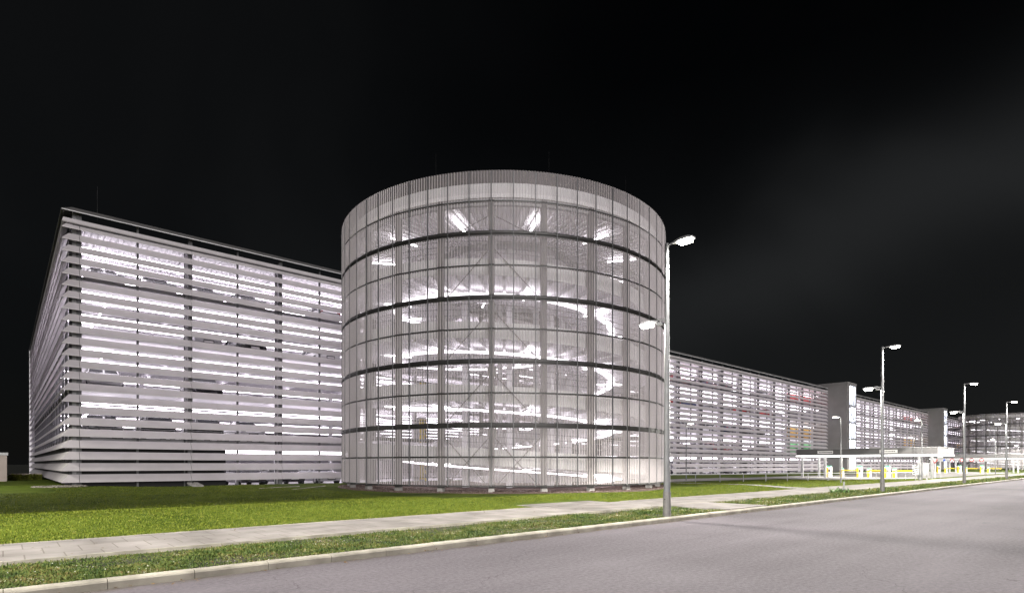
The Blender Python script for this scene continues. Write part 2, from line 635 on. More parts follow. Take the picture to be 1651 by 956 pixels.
# kerb stones, one metre each, with a rounded front edge, and the dropped paving beside the crossing
prof = [(8.90, -.05), (8.90, .085), (8.915, .108), (8.94, .12), (9.08, .12), (9.08, -.05)]
kb = MB()
x = -30.0
while x < 200:
    L = 1.0 if x < 60 else 5.0
    dz = random.uniform(-.003, .003)
    dy = random.uniform(-.003, .003)
    kb.sweep([lambda q, xx=x: (xx + .004, q[0] + dy, q[1] + dz), lambda q, xx=x + L: (xx - .004, q[0] + dy, q[1] + dz)], prof)
    x += L
kerb = kb.build('kerb', M['kerb'])
kerb['kind'] = 'structure'

pv = MB()
pv.box(-80, 300, 11.44, 13.80, -.05, .150)
pv.box(17.62, 20.23, 9.085, 11.436, -.05, .146)
pv.box(13.4, 17.2, 13.804, 15.1, -.05, .163)
pv.build('footpath', M['paving'])['kind'] = 'structure'
ed = MB()
x = -40.0
while x < 160:
    ed.box(x + .004, x + .996, 11.38, 11.436, -.05, .153 + random.uniform(-.006, .004))
    ed.box(x + .004, x + .996, 13.804, 13.855, -.05, .156 + random.uniform(-.004, .004)) if not 13 < x < 17.2 else None
    x += 1.0
ed.build('path_edging', M['kerb'])['kind'] = 'structure'

# side path from the footpath to the vehicle entrance, and the pale forecourt at the barriers
sp = MB()
for i in range(40):
    y0, y1 = 13.86 + i * .5, 13.86 + (i + 1) * .5
    def zz(a, b): return float(lawn_h(np.array(a), np.array(b))) + .02
    sp.add([(35.0, y0, zz(35, y0)), (36.7, y0, zz(36.7, y0)), (36.7, y1, zz(36.7, y1)), (35.0, y1, zz(35, y1))], [(0, 1, 2, 3)])
sp.build('side_path', M['concrete'])['kind'] = 'structure'
fcx = MB()
fcx.add([(56, 19.2, .175), (70.5, 15.0, .175), (128, 15.0, .175), (128, 28, .2), (56, 28, .2)], [(0, 1, 2, 3, 4)])
fcx.add([(38.6, 26.2, .18), (56, 24, .18), (56, 28, .2), (56, 38.5, .22), (46, 38.5, .22), (38.6, 30, .2)], [(0, 1, 2, 3, 4, 5)])
fcx.build('forecourt', M['concrete'])['kind'] = 'structure'
lf = MB()
lf.add([(-14, 44, .36), (0, 39.5, .40), (2.0, 38.2, .40), (2.1, 39.4, .40), (.1, 40.8, .40), (-14, 46, .36)], [(0, 1, 2, 3, 4, 5)])
lf.build('corner_path', M['concrete'])['kind'] = 'structure'


# ------------------------------------------------------------------ grass as real leaves
def leaves(name, x, y, z, length, width, spread, m, kind='stuff'):
    """One bent leaf (quad + tip) per point; arrays."""
    n = len(x)
    az = rng.uniform(0, 2 * np.pi, n)
    tilt = np.clip(rng.normal(spread, .3, n), .02, 1.45)
    dx, dy = np.cos(az), np.sin(az)
    px, py = -dy, dx
    l1, w = length * .55, width * .5
    t2 = np.clip(tilt + .45, 0, 1.7)
    h1, o1 = np.cos(tilt) * l1, np.sin(tilt) * l1
    h2, o2 = h1 + np.cos(t2) * length * .45, o1 + np.sin(t2) * length * .45
    V = np.empty((n, 5, 3), np.float32)
    for k, (sg, h, o_, ww) in enumerate(((-1, 0 * h1, 0 * o1, w * .5), (1, 0 * h1, 0 * o1, w * .5), (1, h1, o1, w), (-1, h1, o1, w))):
        V[:, k, 0] = x + dx * o_ + px * ww * sg
        V[:, k, 1] = y + dy * o_ + py * ww * sg
        V[:, k, 2] = z + h
    V[:, 4, 0] = x + dx * o2
    V[:, 4, 1] = y + dy * o2
    V[:, 4, 2] = z + h2
    b = np.arange(n)[:, None] * 5
    tri = np.concatenate([b + np.array([[0, 1, 2]]), b + np.array([[0, 2, 3]]), b + np.array([[3, 2, 4]])], 0)
    o = np_mesh(name, V.reshape(-1, 3), tri, m)
    o['kind'] = kind
    return o


def clumpy(x, y, sc_=1.0):
    return .5 + .25 * np.sin(x * 2.1 * sc_ + 1.7 * np.sin(y * 1.9)) + .25 * np.sin(y * 3.3 * sc_ + 2.3 * np.sin(x * 1.1 + 1))


VX, VY, VL, VW, VS = [], [], [], [], []
for a, b, dens, ln, wd in ((-12, 2, 5200, .05, .013), (2, 10, 3200, .055, .015), (10, 17.55, 2000, .065, .018), (20.3, 34, 1200, .08, .023), (34, 60, 320, .10, .04), (60, 130, 90, .12, .07)):
    n = int((b - a) * 2.28 * dens)
    xx = rng.uniform(a, b, n)
    yy = rng.uniform(9.1, 11.37, n)
    cl = clumpy(xx, yy)
    keep = rng.random(n) < .35 + .65 * cl
    # worn earth shows near the path edge here and there
    keep &= ~((yy > 10.95) & (rng.random(n) < .7 * (np.sin(xx * .8 + 2) > .1)))
    xx, yy, cl = xx[keep], yy[keep], cl[keep]
    VX.append(xx); VY.append(yy)
    VL.append(ln * rng.uniform(.5, 1.25, len(xx)) * (.55 + .75 * cl))
    VW.append(wd * rng.uniform(.6, 1.5, len(xx)))
    VS.append(np.where(rng.random(len(xx)) < .5, .9, .45))
VX, VY, VL, VW, VS = map(np.concatenate, (VX, VY, VL, VW, VS))
vgr = leaves('verge_grass', VX, VY, np.full(len(VX), .08), VL, VW, VS, M['verge_leaf'])
tag(vgr, 'rough clover and grass on the verge between kerb and footpath', 'grass')

n = 620
fx = rng.uniform(-11, 17.4, n); fy = rng.uniform(9.15, 11.2, n)
ok = clumpy(fx * .6 + 3, fy * .7) > .52
FLOWERS = (fx[ok], fy[ok])
LX, LY, LL, LW = [], [], [], []
for x0, x1, y0, y1, dens, ln, wd in ((-14, 12, 13.87, 19, 900, .05, .014), (12, 34, 13.87, 17.2, 520, .052, .017), (-22, 12, 19, 38, 130, .05, .024), (34, 60, 13.9, 36, 70, .06, .035), (32, 36, 17, 36, 60, .06, .03), (60, 110, 13.9, 15, 60, .07, .05)):
    n = int((x1 - x0) * (y1 - y0) * dens)
    xx = rng.uniform(x0, x1, n); yy = rng.uniform(y0, y1, n)
    ok = ~((xx > 13.3) & (xx < 17.3) & (yy < 15.2)) & ~((xx > 34.9) & (xx < 36.8)) & (((xx - 22.89) ** 2 + (yy - 26.35) ** 2) > 9.95 ** 2)
    ok &= ~((xx > 38.4) & (yy > 24 - (xx - 38) * .1)) & ~((xx > 55) & (yy > 19.4 - (xx - 55) * .29)) & ~((xx < 1.8) & (yy > 33))
    xx, yy = xx[ok], yy[ok]
    LX.append(xx); LY.append(yy); LL.append(ln * rng.uniform(.5, 1.2, len(xx))); LW.append(wd * rng.uniform(.7, 1.3, len(xx)))
LX, LY, LL, LW = map(np.concatenate, (LX, LY, LL, LW))
lg = leaves('lawn_grass', LX, LY, lawn_h(LX, LY) - .004, LL, LW, np.full(len(LX), .5), M['lawn_blade'])
tag(lg, 'short mown grass of the lawn between footpath and buildings', 'grass')


def stones(name, x, y, z, r, m):
    """Irregular flattened octahedral stones."""
    n = len(x)
    d = np.array([[1, 0, 0], [0, 1, 0], [-1, 0, 0], [0, -1, 0], [0, 0, .7], [0, 0, -.7]], np.float32)
    az = rng.uniform(0, 6.28, n)
    V = d[None] * r[:, None, None] * rng.uniform(.6, 1.25, (n, 6, 3))
    c, s = np.cos(az)[:, None], np.sin(az)[:, None]
    X = V[..., 0] * c - V[..., 1] * s
    Y = V[..., 0] * s + V[..., 1] * c
    P = np.stack([X + x[:, None], Y + y[:, None], V[..., 2] + z[:, None]], -1)
    f = np.array([[0, 1, 4], [1, 2, 4], [2, 3, 4], [3, 0, 4], [1, 0, 5], [2, 1, 5], [3, 2, 5], [0, 3, 5]])
    F = (np.arange(n)[:, None, None] * 6 + f[None]).reshape(-1, 3)
    return np_mesh(name, P.reshape(-1, 3), F, m)


fx, fy = FLOWERS
fl = stones('clover_flowers', fx, fy, np.full(len(fx), .135) + rng.uniform(-.02, .03, len(fx)), rng.uniform(.006, .013, len(fx)), M['flower'])
tag(fl, 'small white clover heads scattered through the verge grass', 'flowers', kind='stuff')
n = 420
dx_ = rng.uniform(-9, 30, n); dy_ = np.where(rng.random(n) < .5, 8.9 - np.abs(rng.normal(0, .16, n)), rng.uniform(9.2, 13.6, n))
dzz = np.where(dy_ < 8.9, .012, np.where(dy_ > 11.4, .16, .12))
dl = leaves('fallen_leaves', dx_, dy_, dzz, rng.uniform(.03, .07, n), rng.uniform(.02, .045, n), np.full(n, 1.4), M['dry_leaf'])
tag(dl, 'dry brown leaves and litter in the gutter and on the path', 'fallen leaves')

# ------------------------------------------------------------------ the louvred garage
Y0, X0 = 38.0, 2.3           # outer plane of the front blades, outer plane of the side blades
LEV = [3.06, 5.95, 8.85, 11.75]
ROOF = 14.20
DEPTH = 50.0
BLADE = [(0, 0), (0, .045), (.30, .425), (.335, .435), (.335, .41), (.03, .03), (.03, 0)]
ZB = [.62 + .611 * k for k in range(23)]
T0, PITCH = .75, 2.667


def section(x0, x1, label, corner=False, openings=()):
    root = empty('parking_garage', (0, 0, 0), label, 'parking garage')
    L = x1 - x0
    npst = int((L - T0) // PITCH) + 1
    pxs = [x0 + T0 + PITCH * k for k in range(npst)]

    def clear(x, z):
        return any(a < x < b and z < top for a, b, top in openings)

    # blades of the long front, jointed over every second post
    f = MB()
    seams = [x0] + [q for k, q in enumerate(pxs) if k % 2 == 0] + [x1]
    for z in ZB:
        for a, b in zip(seams[:-1], seams[1:]):
            cuts = [(a, b)]
            for oa, ob_, top in openings:
                if z < top:
                    nc = []
                    for c0, c1 in cuts:
                        if ob_ <= c0 or oa >= c1:
                            nc.append((c0, c1)); continue
                        if c0 < oa: nc.append((c0, oa))
                        if ob_ < c1: nc.append((ob_, c1))
                    cuts = nc
            for c0, c1 in cuts:
                m0 = corner and abs(c0 - x0) < 1e-6
                j = random.uniform(-.004, .004)
                f.sweep([(lambda q, c=c0, m_=m0: (c + (q[0] if m_ else .011), Y0 + q[0] + j, z + q[1])),
                         (lambda q, c=c1: (c - .011, Y0 + q[0] + j, z + q[1]))], BLADE)
    f.build('front_louvres', M['blade'], root)
    # fascia and coping
    FAS = [(.03, 14.36), (0, 14.40), (.06, 14.60), (.11, 14.61), (.11, 14.36)]
    COP = [(-.03, 14.96), (-.03, 15.02), (.45, 15.34), (.52, 15.34), (.52, 15.30), (.02, 14.96)]
    for nm, pr in (('fascia_panel', FAS), ('roof_coping', COP)):
        b = MB()
        path = [(lambda q: (x0 + (q[0] if corner else 0), Y0 + q[0], q[1])), (lambda q: (x1, Y0 + q[0], q[1]))]
        b.sweep(path, pr)
        if corner:
            b.sweep([(lambda q: (x0 + q[0], Y0 + q[0] + .002, q[1])), (lambda q: (x0 + q[0], Y0 + DEPTH, q[1]))], pr)
        b.build(nm, M['blade'] if nm == 'fascia_panel' else M['coping'], root)
        if nm == 'roof_coping':
            MB().box(x0, x1, Y0 - .06, Y0 - .032, 14.955, 15.0).build('coping_lip', M['white_steel'], root)
    # posts
    thick = MB().box(-.11, .11, Y0 + .37, Y0 + .56, .2, 15.2)
    thick.box(-.30, -.24, Y0 + .50, Y0 + .60, .2, 14.2)
    thin = MB().box(-.05, .05, Y0 + .37, Y0 + .50, .2, 15.1)
    pt = pn = None
    for k, q in enumerate(pxs):
        if clear(q, 3):
            continue
        if k % 2 == 0:
            if pt is None:
                pt = thick.build('facade_post', M['post'], root); pt.location.x = q
            else:
                copy_obj(pt, root, (q, 0, 0))
        else:
            if pn is None:
                pn = thin.build('facade_mullion', M['post'], root); pn.location.x = q
            else:
                copy_obj(pn, root, (q, 0, 0))
    # floors with edge beams and cross beams
    xi = x0 + .45 if corner else x0
    for i, z in enumerate([.15] + LEV):
        s = MB().box(xi, x1, Y0 + .62, Y0 + DEPTH - .5, z - (.20 if i else .12), z)
        s.build('floor_deck', M['concrete_floor'], root)
    for z in LEV:
        b = MB()
        q = x0 + T0
        while q < x1:
            b.box(q - .09, q + .09, Y0 + .83, Y0 + DEPTH - .6, z - .52, z - .202)
            q += 2 * PITCH
        b.build('floor_beam', M['soffit'], root)
        MB().box(xi, x1, Y0 + .60, Y0 + .617, z - .20, z - .002).build('deck_edge', M['grey_steel'], root)
        kb_ = MB()
        kb_.tube((xi, Y0 + .72, z + .55), (x1, Y0 + .72, z + .55), .025, n=6)
        kb_.tube((xi, Y0 + .72, z + .95), (x1, Y0 + .72, z + .95), .025, n=6)
        kb_.build('deck_guard', M['steel'], root)
    # corrugated roof
    r_ = MB()
    per = .30
    n = int((x1 - xi) / per)
    ln = []
    for k in range(n):
        a = xi + k * per
        ln += [(a, 0), (a + .10, 0), (a + .15, .09), (a + .25, .09)]
    ln.append((x1, 0))
    vs = [(q[0], y, ROOF + q[1]) for y in (Y0 + .13, Y0 + DEPTH - .4) for q in ln]
    N = len(ln)
    r_.add(vs, [(i, i + 1, N + i + 1, N + i) for i in range(N - 1)])
    r_.build('roof_sheet', M['roof_sheet'], root)
    MB().box(xi, x1, Y0 + .125, Y0 + DEPTH - .4, ROOF + .1, ROOF + .15).build('roof_deck', M['rubber'], root)
    rb = MB()
    q = x0 + T0
    while q < x1:
        rb.box(q - .09, q + .09, Y0 + .83, Y0 + DEPTH - .6, ROOF - .42, ROOF - .004)
        q += 2 * PITCH
    for yy in (6, 12, 18, 26, 34, 42):
        rb.box(xi, x1, Y0 + yy - .06, Y0 + yy + .06, ROOF - .2, ROOF - .006)
    rb.build('roof_beam', M['soffit'], root)
    # columns
    cb = MB().box(-.15, .15, -.15, .15, .3, ROOF - .01).build('deck_column', M['white_steel'], root)
    cb.location = (x0 + T0, Y0 + 1.0, 0)
    q = x0 + T0
    first = True
    cnt = 0
    while q < x1:
        for yy in (1.0, 16.5):
            if first:
                first = False; continue
            if cnt < 70:
                copy_obj(cb, root, (q, Y0 + yy, 0)); cnt += 1
        q += 2 * PITCH
    # rear wall and lights
    MB().box(x0, x1, Y0 + DEPTH - .3, Y0 + DEPTH, .2, 14.9).build('rear_wall', M['wall_white'], root)
    for z in LEV + [ROOF]:
        for yy, drop in ((1.5, .56), (2.2, .70), (3.6, .60), (5.2, .60), (7.4, .60), (10, .60), (13.5, .60), (18, .60), (24, .60), (31, .60), (40, .60)):
            if corner and yy == 2.2:
                MB().box(xi + 1.75, xi + 1.84, Y0 + 3.2, Y0 + DEPTH - 2, z - drop - .05, z - drop).build('ceiling_light', M['light_strip'], root)
            MB().box(xi + .4, x1 - .4, Y0 + yy - .045, Y0 + yy + .045, z - drop - .05, z - drop).build('ceiling_light', M['light_strip'], root)
    for lv_, cm in ((0, 'wall_green'), (1, 'wall_yellow'), (3, 'wall_red')):
        z = LEV[lv_]
        MB().box(x1 - 11, x1 - .4, Y0 + 2.6, Y0 + 2.75, z + .003, z + 2.2).build('coloured_wall', M[cm], root)
    return root


g1 = section(X0, 108.9, 'long louvred parking garage from the pointed corner to the first stair tower', True,
             openings=((18.2, 30.6, 14), (49.5, 59.8, 2.4)))
# side face with its own louvres, posts and roof coping
f = MB()
for z in ZB:
    f.sweep([(lambda q: (X0 + q[0], Y0 + q[0], z + q[1])), (lambda q: (X0 + q[0], Y0 + DEPTH, z + q[1]))], BLADE)
f.build('side_louvres', M['blade'], g1)
sp_ = MB().box(X0 + .37, X0 + .50, -.05, .05, .2, 15.1)
po = None
for k in range(18):
    y = Y0 + 1.2 + k * PITCH
    if po is None:
        po = sp_.build('side_post', M['post'], g1); po.location.y = y
    else:
        copy_obj(po, g1, (0, y, 0))
MB().box(X0 + .46, X0 + .7, Y0 + .46, Y0 + .7, .2, 15.1).build('corner_post', M['grey_steel'], g1)
pl = MB().box(X0 + .75, X0 + 8.1, Y0 + .57, Y0 + .615, .2, 2.75)
pl.box(X0 + .55, X0 + .6, Y0 + .75, Y0 + DEPTH - 1, .2, 2.75)
pl.build('plinth_wall', M['plinth'], g1)
for x_, y_ in ((X0 + 1.6, Y0 + .9), (X0 + 5, Y0 + 20)):
    MB().tube((x_, y_, 14.3), (x_, y_, 17.0), .0035, .002, 6).build('lightning_rod', M['dark_steel'], g1)

g2 = section(113.4, 177.3, 'far louvred parking garage between the two stair towers')
g3 = section(181.8, 236, 'farthest louvred parking garage, hidden behind the distant round tower')


def stair_tower(x0, label):
    r_ = empty('stair_tower', (x0, 0, 0), label, 'stair tower')
    w, y0, y1, h = 4.5, 34.9, 45.0, 15.55
    MB().box(.002, .22, y0, y1, .1, h).build('side_wall', M['tower_panel'], r_)
    MB().box(w - .22, w - .002, y0, y1, .1, h).build('side_wall', M['tower_panel'], r_)
    MB().box(.22, w - .22, y1 - .3, y1, .1, h).build('rear_wall', M['wall_white'], r_)
    MB().box(-.05, w + .05, y0 - .06, y1, h + .002, h + .3).build('roof', M['tower_panel'], r_)
    MB().box(.22, 1.0, y0 + .02, y0 + .2, .1, h).build('front_panel', M['tower_panel'], r_)
    fr = MB()
    for z in [.15, 3.0, 5.9, 8.8, 11.7, h - .25]:
        fr.box(1.0, w - .225, y0 + .0, y0 + .14, z, z + .22)
    for x in (1.0, 2.05, 3.1, 4.15):
        fr.box(x, x + .09, y0 - .02, y0 + .12, .15, h)
    fr.build('window_frame', M['grey_steel'], r_)
    MB().box(1.0, w - .23, y0 + .16, y0 + .175, .2, h - .03).build('window_pane', M['glass'], r_)
    MB().box(.222, w - .222, y0 + 1.7, y0 + 1.85, .1, h).build('inner_wall', M['wall_white'], r_)
    MB().box(w - .24, w - .222, y0 + .2, y0 + 1.69, .12, h - .02).build('inner_lining', M['wall_white'], r_)
    la = MB()
    for z in LEV:
        la.box(.225, w - .225, y0 + .5, y0 + 1.698, z - .2, z)
        la.box(.225, w - .225, y1 - 2.6, y1 - .305, z - 1.65, z - 1.45)
    la.build('landing', M['concrete_floor'], r_)
    li = MB()
    for z in LEV + [15.2]:
        li.box(.5, 4.0, y0 + .7, y0 + .8, z - .3, z - .22)
        li.box(.5, .58, y0 + 1.5, y0 + 1.58, z - 2.5, z - .5)
        li.box(3.2, 3.28, y0 + 1.5, y0 + 1.58, z - 2.5, z - .5)
    li.build('stair_light', M['stair_light'], r_)
    return r_


stair_tower(108.9, 'grey stair tower with a lit glass front, beside the entrance canopy')
stair_tower(177.3, 'distant grey stair tower beside the far round tower')

# ------------------------------------------------------------------ the round ramp tower
CX, CY, RAD = 22.89, 26.35, 9.54
AF = math.atan2(-CY, -CX)      # bearing of the camera side
def P(a, r, z=0.0):
    q = AF + R(a)
    return (r * math.cos(q), r * math.sin(q), z)

MIDS = [1.92, 4.78, 7.64, 10.48, 13.32]
RINGS = [.62, 3.34, 6.20, 9.05, 11.91, 14.68]
H0 = 1.92


def ztop(a):
    return H0 - 2.9 * a / 360


def ring_mb(mb, r0, r1, z0, z1, n=180, a0=0, a1=360):
    full = abs(a1 - a0 - 360) < 1e-6
    k = n if full else n + 1
    vs = []
    for i in range(k):
        a = a0 + (a1 - a0) * i / n
        vs += [P(a, r0, z0), P(a, r1, z0), P(a, r1, z1), P(a, r0, z1)]
    fs = []
    for i in range(n):
        j = (i + 1) % k
        for s in range(4):
            t2 = (s + 1) % 4
            fs.append((i * 4 + s, i * 4 + t2, j * 4 + t2, j * 4 + s))
    if not full:
        fs += [(0, 1, 2, 3), tuple((k - 1) * 4 + s for s in (3, 2, 1, 0))]
    return mb.add(vs, fs)


def helix(mb, r0, r1, d0, d1, a0, a1, step=3.0):
    n = int(abs(a1 - a0) / step)
    vs = []
    for i in range(n + 1):
        a = a0 + (a1 - a0) * i / n
        z = ztop(a)
        vs += [P(a, r0, z + d0), P(a, r1, z + d0), P(a, r1, z + d1), P(a, r0, z + d1)]
    fs = []
    for i in range(n):
        for s in range(4):
            t2 = (s + 1) % 4
            fs.append((i * 4 + s, i * 4 + t2, i * 4 + 4 + t2, i * 4 + 4 + s))
    fs += [(0, 1, 2, 3), tuple(n * 4 + s for s in (3, 2, 1, 0))]
    return mb.add(vs, fs)


def ramp_tower(loc, label, detail=True):
    root = empty('ramp_tower', loc, label, 'round tower')
    nw = 440
    # corrugated perforated cladding, one part per storey
    edges = sorted(RINGS + MIDS)
    for lo, hi in zip(edges[:-1], edges[1:]):
        zs = [lo + (.115 if lo in RINGS[1:] else .04), hi - (.125 if hi in RINGS[1:-1] else (.04 if hi in MIDS else 0))]
        pts = []
        for i in range(nw):
            a = 360 * i / nw
            s = 360 / nw
            pts += [(a, RAD), (a + s * .32, RAD), (a + s * .5, RAD - .03), (a + s * .82, RAD - .03)]
        N = len(pts)
        vs = [P(a, r_, z) for z in zs for a, r_ in pts]
        open_ = lambda i: lo > 2 and hi < 14.6 and 195 < pts[i][0] < 247
        fs = [(i, (i + 1) % N, N + (i + 1) % N, N + i) for i in range(N) if not open_(i)]
        cs_ = MB().add(vs, fs).build('cladding_sheet', M['perf'], root)
        cs_.data.materials.append(M['flank'])
        cs_.data.polygons.foreach_set('material_index', [1 if i % 4 in (1, 3) else 0 for i in range(N) if not open_(i)])
    # dark main rings between the sheets and thin rails half way
    for z in RINGS[1:-1]:
        b = MB()
        ring_mb(b, RAD - .14, RAD - .05, z - .118, z + .108)
        ring_mb(b, RAD - .05, RAD + .012, z - .03, z + .008)
        b.build('dark_ring', M['dark_steel'], root)
    for z in MIDS:
        ring_mb(MB(), RAD - .12, RAD - .05, z - .045, z + .035).build('thin_rail', M['dark_steel'], root)
    ring_mb(MB(), RAD - .12, RAD - .05, .58, .64).build('base_rail', M['dark_steel'], root)
    # mullions and columns
    mb = MB()
    px, py, _ = P(-3.5, RAD - .012)
    rad = Vector((px, py)).normalized()
    tan = Vector((-rad.y, rad.x))
    mul = MB().obox((px, py), rad, tan, .026, .02, .6, 14.62).build('mullion', M['post'], root)
    for k in range(1, 60):
        if 195 < 6 * k - 3.5 < 247:
            continue
        c = copy_obj(mul, root); c.rotation_euler.z = R(6 * k)
    px, py, _ = P(-3.6, RAD - .42)
    cl = MB().obox((px, py), rad, tan, .13, .12, .1, 13.6).build('column', M['column'], root)
    for k in range(1, 24):
        if 200 < 15 * k - 3.6 < 240:
            continue
        c = copy_obj(cl, root); c.rotation_euler.z = R(15 * k)
    px, py, _ = P(4, 4.0)
    rad2 = Vector((px, py)).normalized(); tan2 = Vector((-rad2.y, rad2.x))
    ic = MB().obox((px, py), rad2, tan2, .15, .15, .1, 13.5).build('inner_column', M['white_steel'], root)
    for k in range(1, 10):
        c = copy_obj(ic, root); c.rotation_euler.z = R(36 * k)
    # spiral ramp
    a0, a1 = -1219, 201
    helix(MB(), 4.3, 8.75, -.28, 0, a0, a1).build('ramp_deck', M['soffit'], root)
    b = MB()
    for k0, k1 in ((-1197, -881), (-837, -521), (-477, -161), (-117, 201)):      # open at the ramp mouths
        helix(b, 8.75, 8.86, -.42, .34, k0, k1)
        helix(b, 8.75, 8.86, -.42, -.002, k0 - 44, k0)
    helix(b, 4.18, 4.30, -.42, .34, a0, a1)
    b.build('ramp_kerb', M['white_steel'], root)
    b = MB()
    a = a0 + 4
    while a < a1:
        z = ztop(a) - .282
        p0, p1 = Vector(P(a, 4.4, z - .1)), Vector(P(a, 8.6, z - .1))
        d = (p1 - p0).normalized(); s = Vector((-d.y, d.x, 0)) * .06; u = Vector((0, 0, .1))
        vs = [p0 - s - u, p0 + s - u, p0 + s + u, p0 - s + u, p1 - s - u, p1 + s - u, p1 + s + u, p1 - s + u]
        b.add(vs, [(0, 1, 2, 3), (7, 6, 5, 4), (0, 4, 5, 1), (1, 5, 6, 2), (2, 6, 7, 3), (3, 7, 4, 0)])
        a += 7.5
    b.build('ramp_beam', M['white_steel'], root)
    b = MB()
    for dz in (.62, .9, 1.15):
        pp = None
        n = int((a1 - a0) / 6)
        for i in range(n + 1):
            a = a0 + (a1 - a0) * i / n
            q = P(a, 8.80, ztop(a) + dz)
            if pp and abs((a + 139 + 180) % 360 - 180) > 24:
                b.tube(pp, q, .02, n=5, caps=False)
            pp = q
    for i in range(int((a1 - a0) / 10)):
        a = a0 + 10 * i + 3
        if abs((a + 139 + 180) % 360 - 180) < 20:
            continue
        b.tube(P(a, 8.80, ztop(a) + .3), P(a, 8.80, ztop(a) + 1.17), .02, n=5)
    b.build('ramp_railing', M['steel'], root)
    # roof with radial ribs
    b = MB()
    ring_mb(b, 0.05, 9.2, 13.62, 13.80, 120)
    b.build('roof_disc', M['roof_sheet'], root)
    ring_mb(MB(), 8.95, 9.12, 13.805, 14.3, 120).build('roof_upstand', M['white_steel'], root)
    b = MB()
    for k in range(120):
        a = 3 * k
        p0, p1 = Vector(P(a, 2.2, 13.57)), Vector(P(a, 9.0, 13.57))
        d = (p1 - p0).normalized(); s = Vector((-d.y, d.x, 0)); u = Vector((0, 0, .045))
        w0, w1 = .03, .08
        vs = [p0 - s * w0 - u, p0 + s * w0 - u, p0 + s * w0 + u, p0 - s * w0 + u, p1 - s * w1 - u, p1 + s * w1 - u, p1 + s * w1 + u, p1 - s * w1 + u]
        b.add(vs, [(0, 1, 2, 3), (7, 6, 5, 4), (0, 4, 5, 1), (1, 5, 6, 2), (2, 6, 7, 3), (3, 7, 4, 0)])
    b.build('roof_rib', M['roof_sheet'], root)
    b = MB()
    ring_mb(b, 9.0, 9.16, 13.28, 13.6, 120)
    ring_mb(b, 4.0, 4.2, 13.2, 13.5, 60)
    b.build('roof_beam', M['grey_steel'], root)
    # cross bracing rods in the two bays beside the front column
    if detail:
        lv = [.4, 3.3, 6.15, 9.0, 11.85]
        for s_ in (0, 1):
            for i, z in enumerate(lv):
                zt = lv[i + 1] if i + 1 < len(lv) else 13.3
                a_, b_ = (-18.6, -3.6) if s_ == 0 else (-3.6, 11.4)
                for q0, q1 in ((a_, b_), (b_, a_)):
                    if i and q1 != -3.6:
                        continue
                    rod = MB().tube(P(q0, 9.0, z), P(q1, 9.0, zt - .35), .021, n=6)
                    v0, v1 = Vector(P(q0, 9.0, z)), Vector(P(q1, 9.0, zt - .35))
                    rod.tube(v0.lerp(v1, .82), v0.lerp(v1, .9), .032, n=6)
                    rod.build('brace_rod', M['sleeve'], root)
        for i, z in enumerate(lv[1:] + [13.3]):
            q = Vector(P(-3.6, 9.0, z))
            g = MB().obox((q.x, q.y), rad, tan, .012, .20, z - .45, z - .12)
            g.build('gusset_plate', M['grey_steel'], root)
    # tube lights under the turns of the ramp and under the roof
    tm = None
    def lamp(a, r0, r1, z):
        b = MB()
        p0, p1 = Vector(P(a, r0, z)), Vector(P(a, r1, z))
        d = (p1 - p0).normalized(); s = Vector((-d.y, d.x, 0)) * .04; u = Vector((0, 0, .03))
        vs = [p0 - s - u, p0 + s - u, p0 + s + u, p0 - s + u, p1 - s - u, p1 + s - u, p1 + s + u, p1 - s + u]
        b.add(vs, [(0, 1, 2, 3), (7, 6, 5, 4), (0, 4, 5, 1), (1, 5, 6, 2), (2, 6, 7, 3), (3, 7, 4, 0)])
        return b.build('tube_light', M['tube'], root)
    for k in range(12):
        lamp(12 + 30 * k, 6.3, 7.9, 13.30)
    a = -1190
    while a < 120:
        lamp(a, 5.7, 7.2, ztop(a) - .52)
        a += 40
    for a, h_ in ((-22, 16.2), (14, 16.2), (46, 16.2)):
        q = P(a, 8.6)
        MB().tube((q[0], q[1], 13.7), (q[0], q[1], h_), .0035, .002, 6).build('lightning_rod', M['dark_steel'], root)
    helix(MB(), 6.32, 6.68, -.66, -.58, a0 + 20, a1 - 90).build('ramp_glow', M['ramp_glow'], root)  # glowing strip added to spread light through the tower
    # bridges to the garage decks
    b = MB()
    for z in LEV:
        b.box(-4, 4, 6.6, 12.4, z - .29, z - .004)
    b.build('bridge_deck', M['concrete_floor'], root)
    # narrow footings under the columns
    f0 = None
    for k in range(24):
        q = P(-3.6 + 15 * k, RAD - .42)
        if f0 is None:
            px, py, _ = q
            f0 = MB().obox((px, py), rad, tan, .135, .135, .0, .5).build('column_footing', M['concrete'], root)
        else:
            c = copy_obj(f0, root); c.rotation_euler.z = R(15 * k)
    return root


tower = ramp_tower((CX, CY, 0), 'large round ramp tower behind perforated metal sheeting in front of the garage')
far_tower = ramp_tower((CX + 178, CY, 0), 'distant round ramp tower at the far end of the garage row', False)

# hazard striped columns and no-entry discs where the ramp meets the decks
for i, z in enumerate([.15] + LEV):
    hc = empty('striped_column', (24.9, 38.75, z), ['yellow and black striped column at ground level inside the round tower', 'yellow and black striped column on the first deck behind the round tower', 'yellow and black striped column on the second deck behind the round tower', 'yellow and black striped column on the third deck behind the round tower', 'yellow and black striped column on the top deck behind the round tower'][i], 'column', 'striped columns at the ramp mouths')
    MB().bevbox(-.34, .34, -.2, .2, .002, 2.26, .02).build('shaft', M['white_steel'], hc)
    MB().box(-.35, .10, -.215, -.202, .02, 2.1).build('yellow_plate', M['yellow'], hc)
    MB().box(.105, .35, -.215, -.202, .02, 2.1).build('striped_plate', M['hazard'], hc)


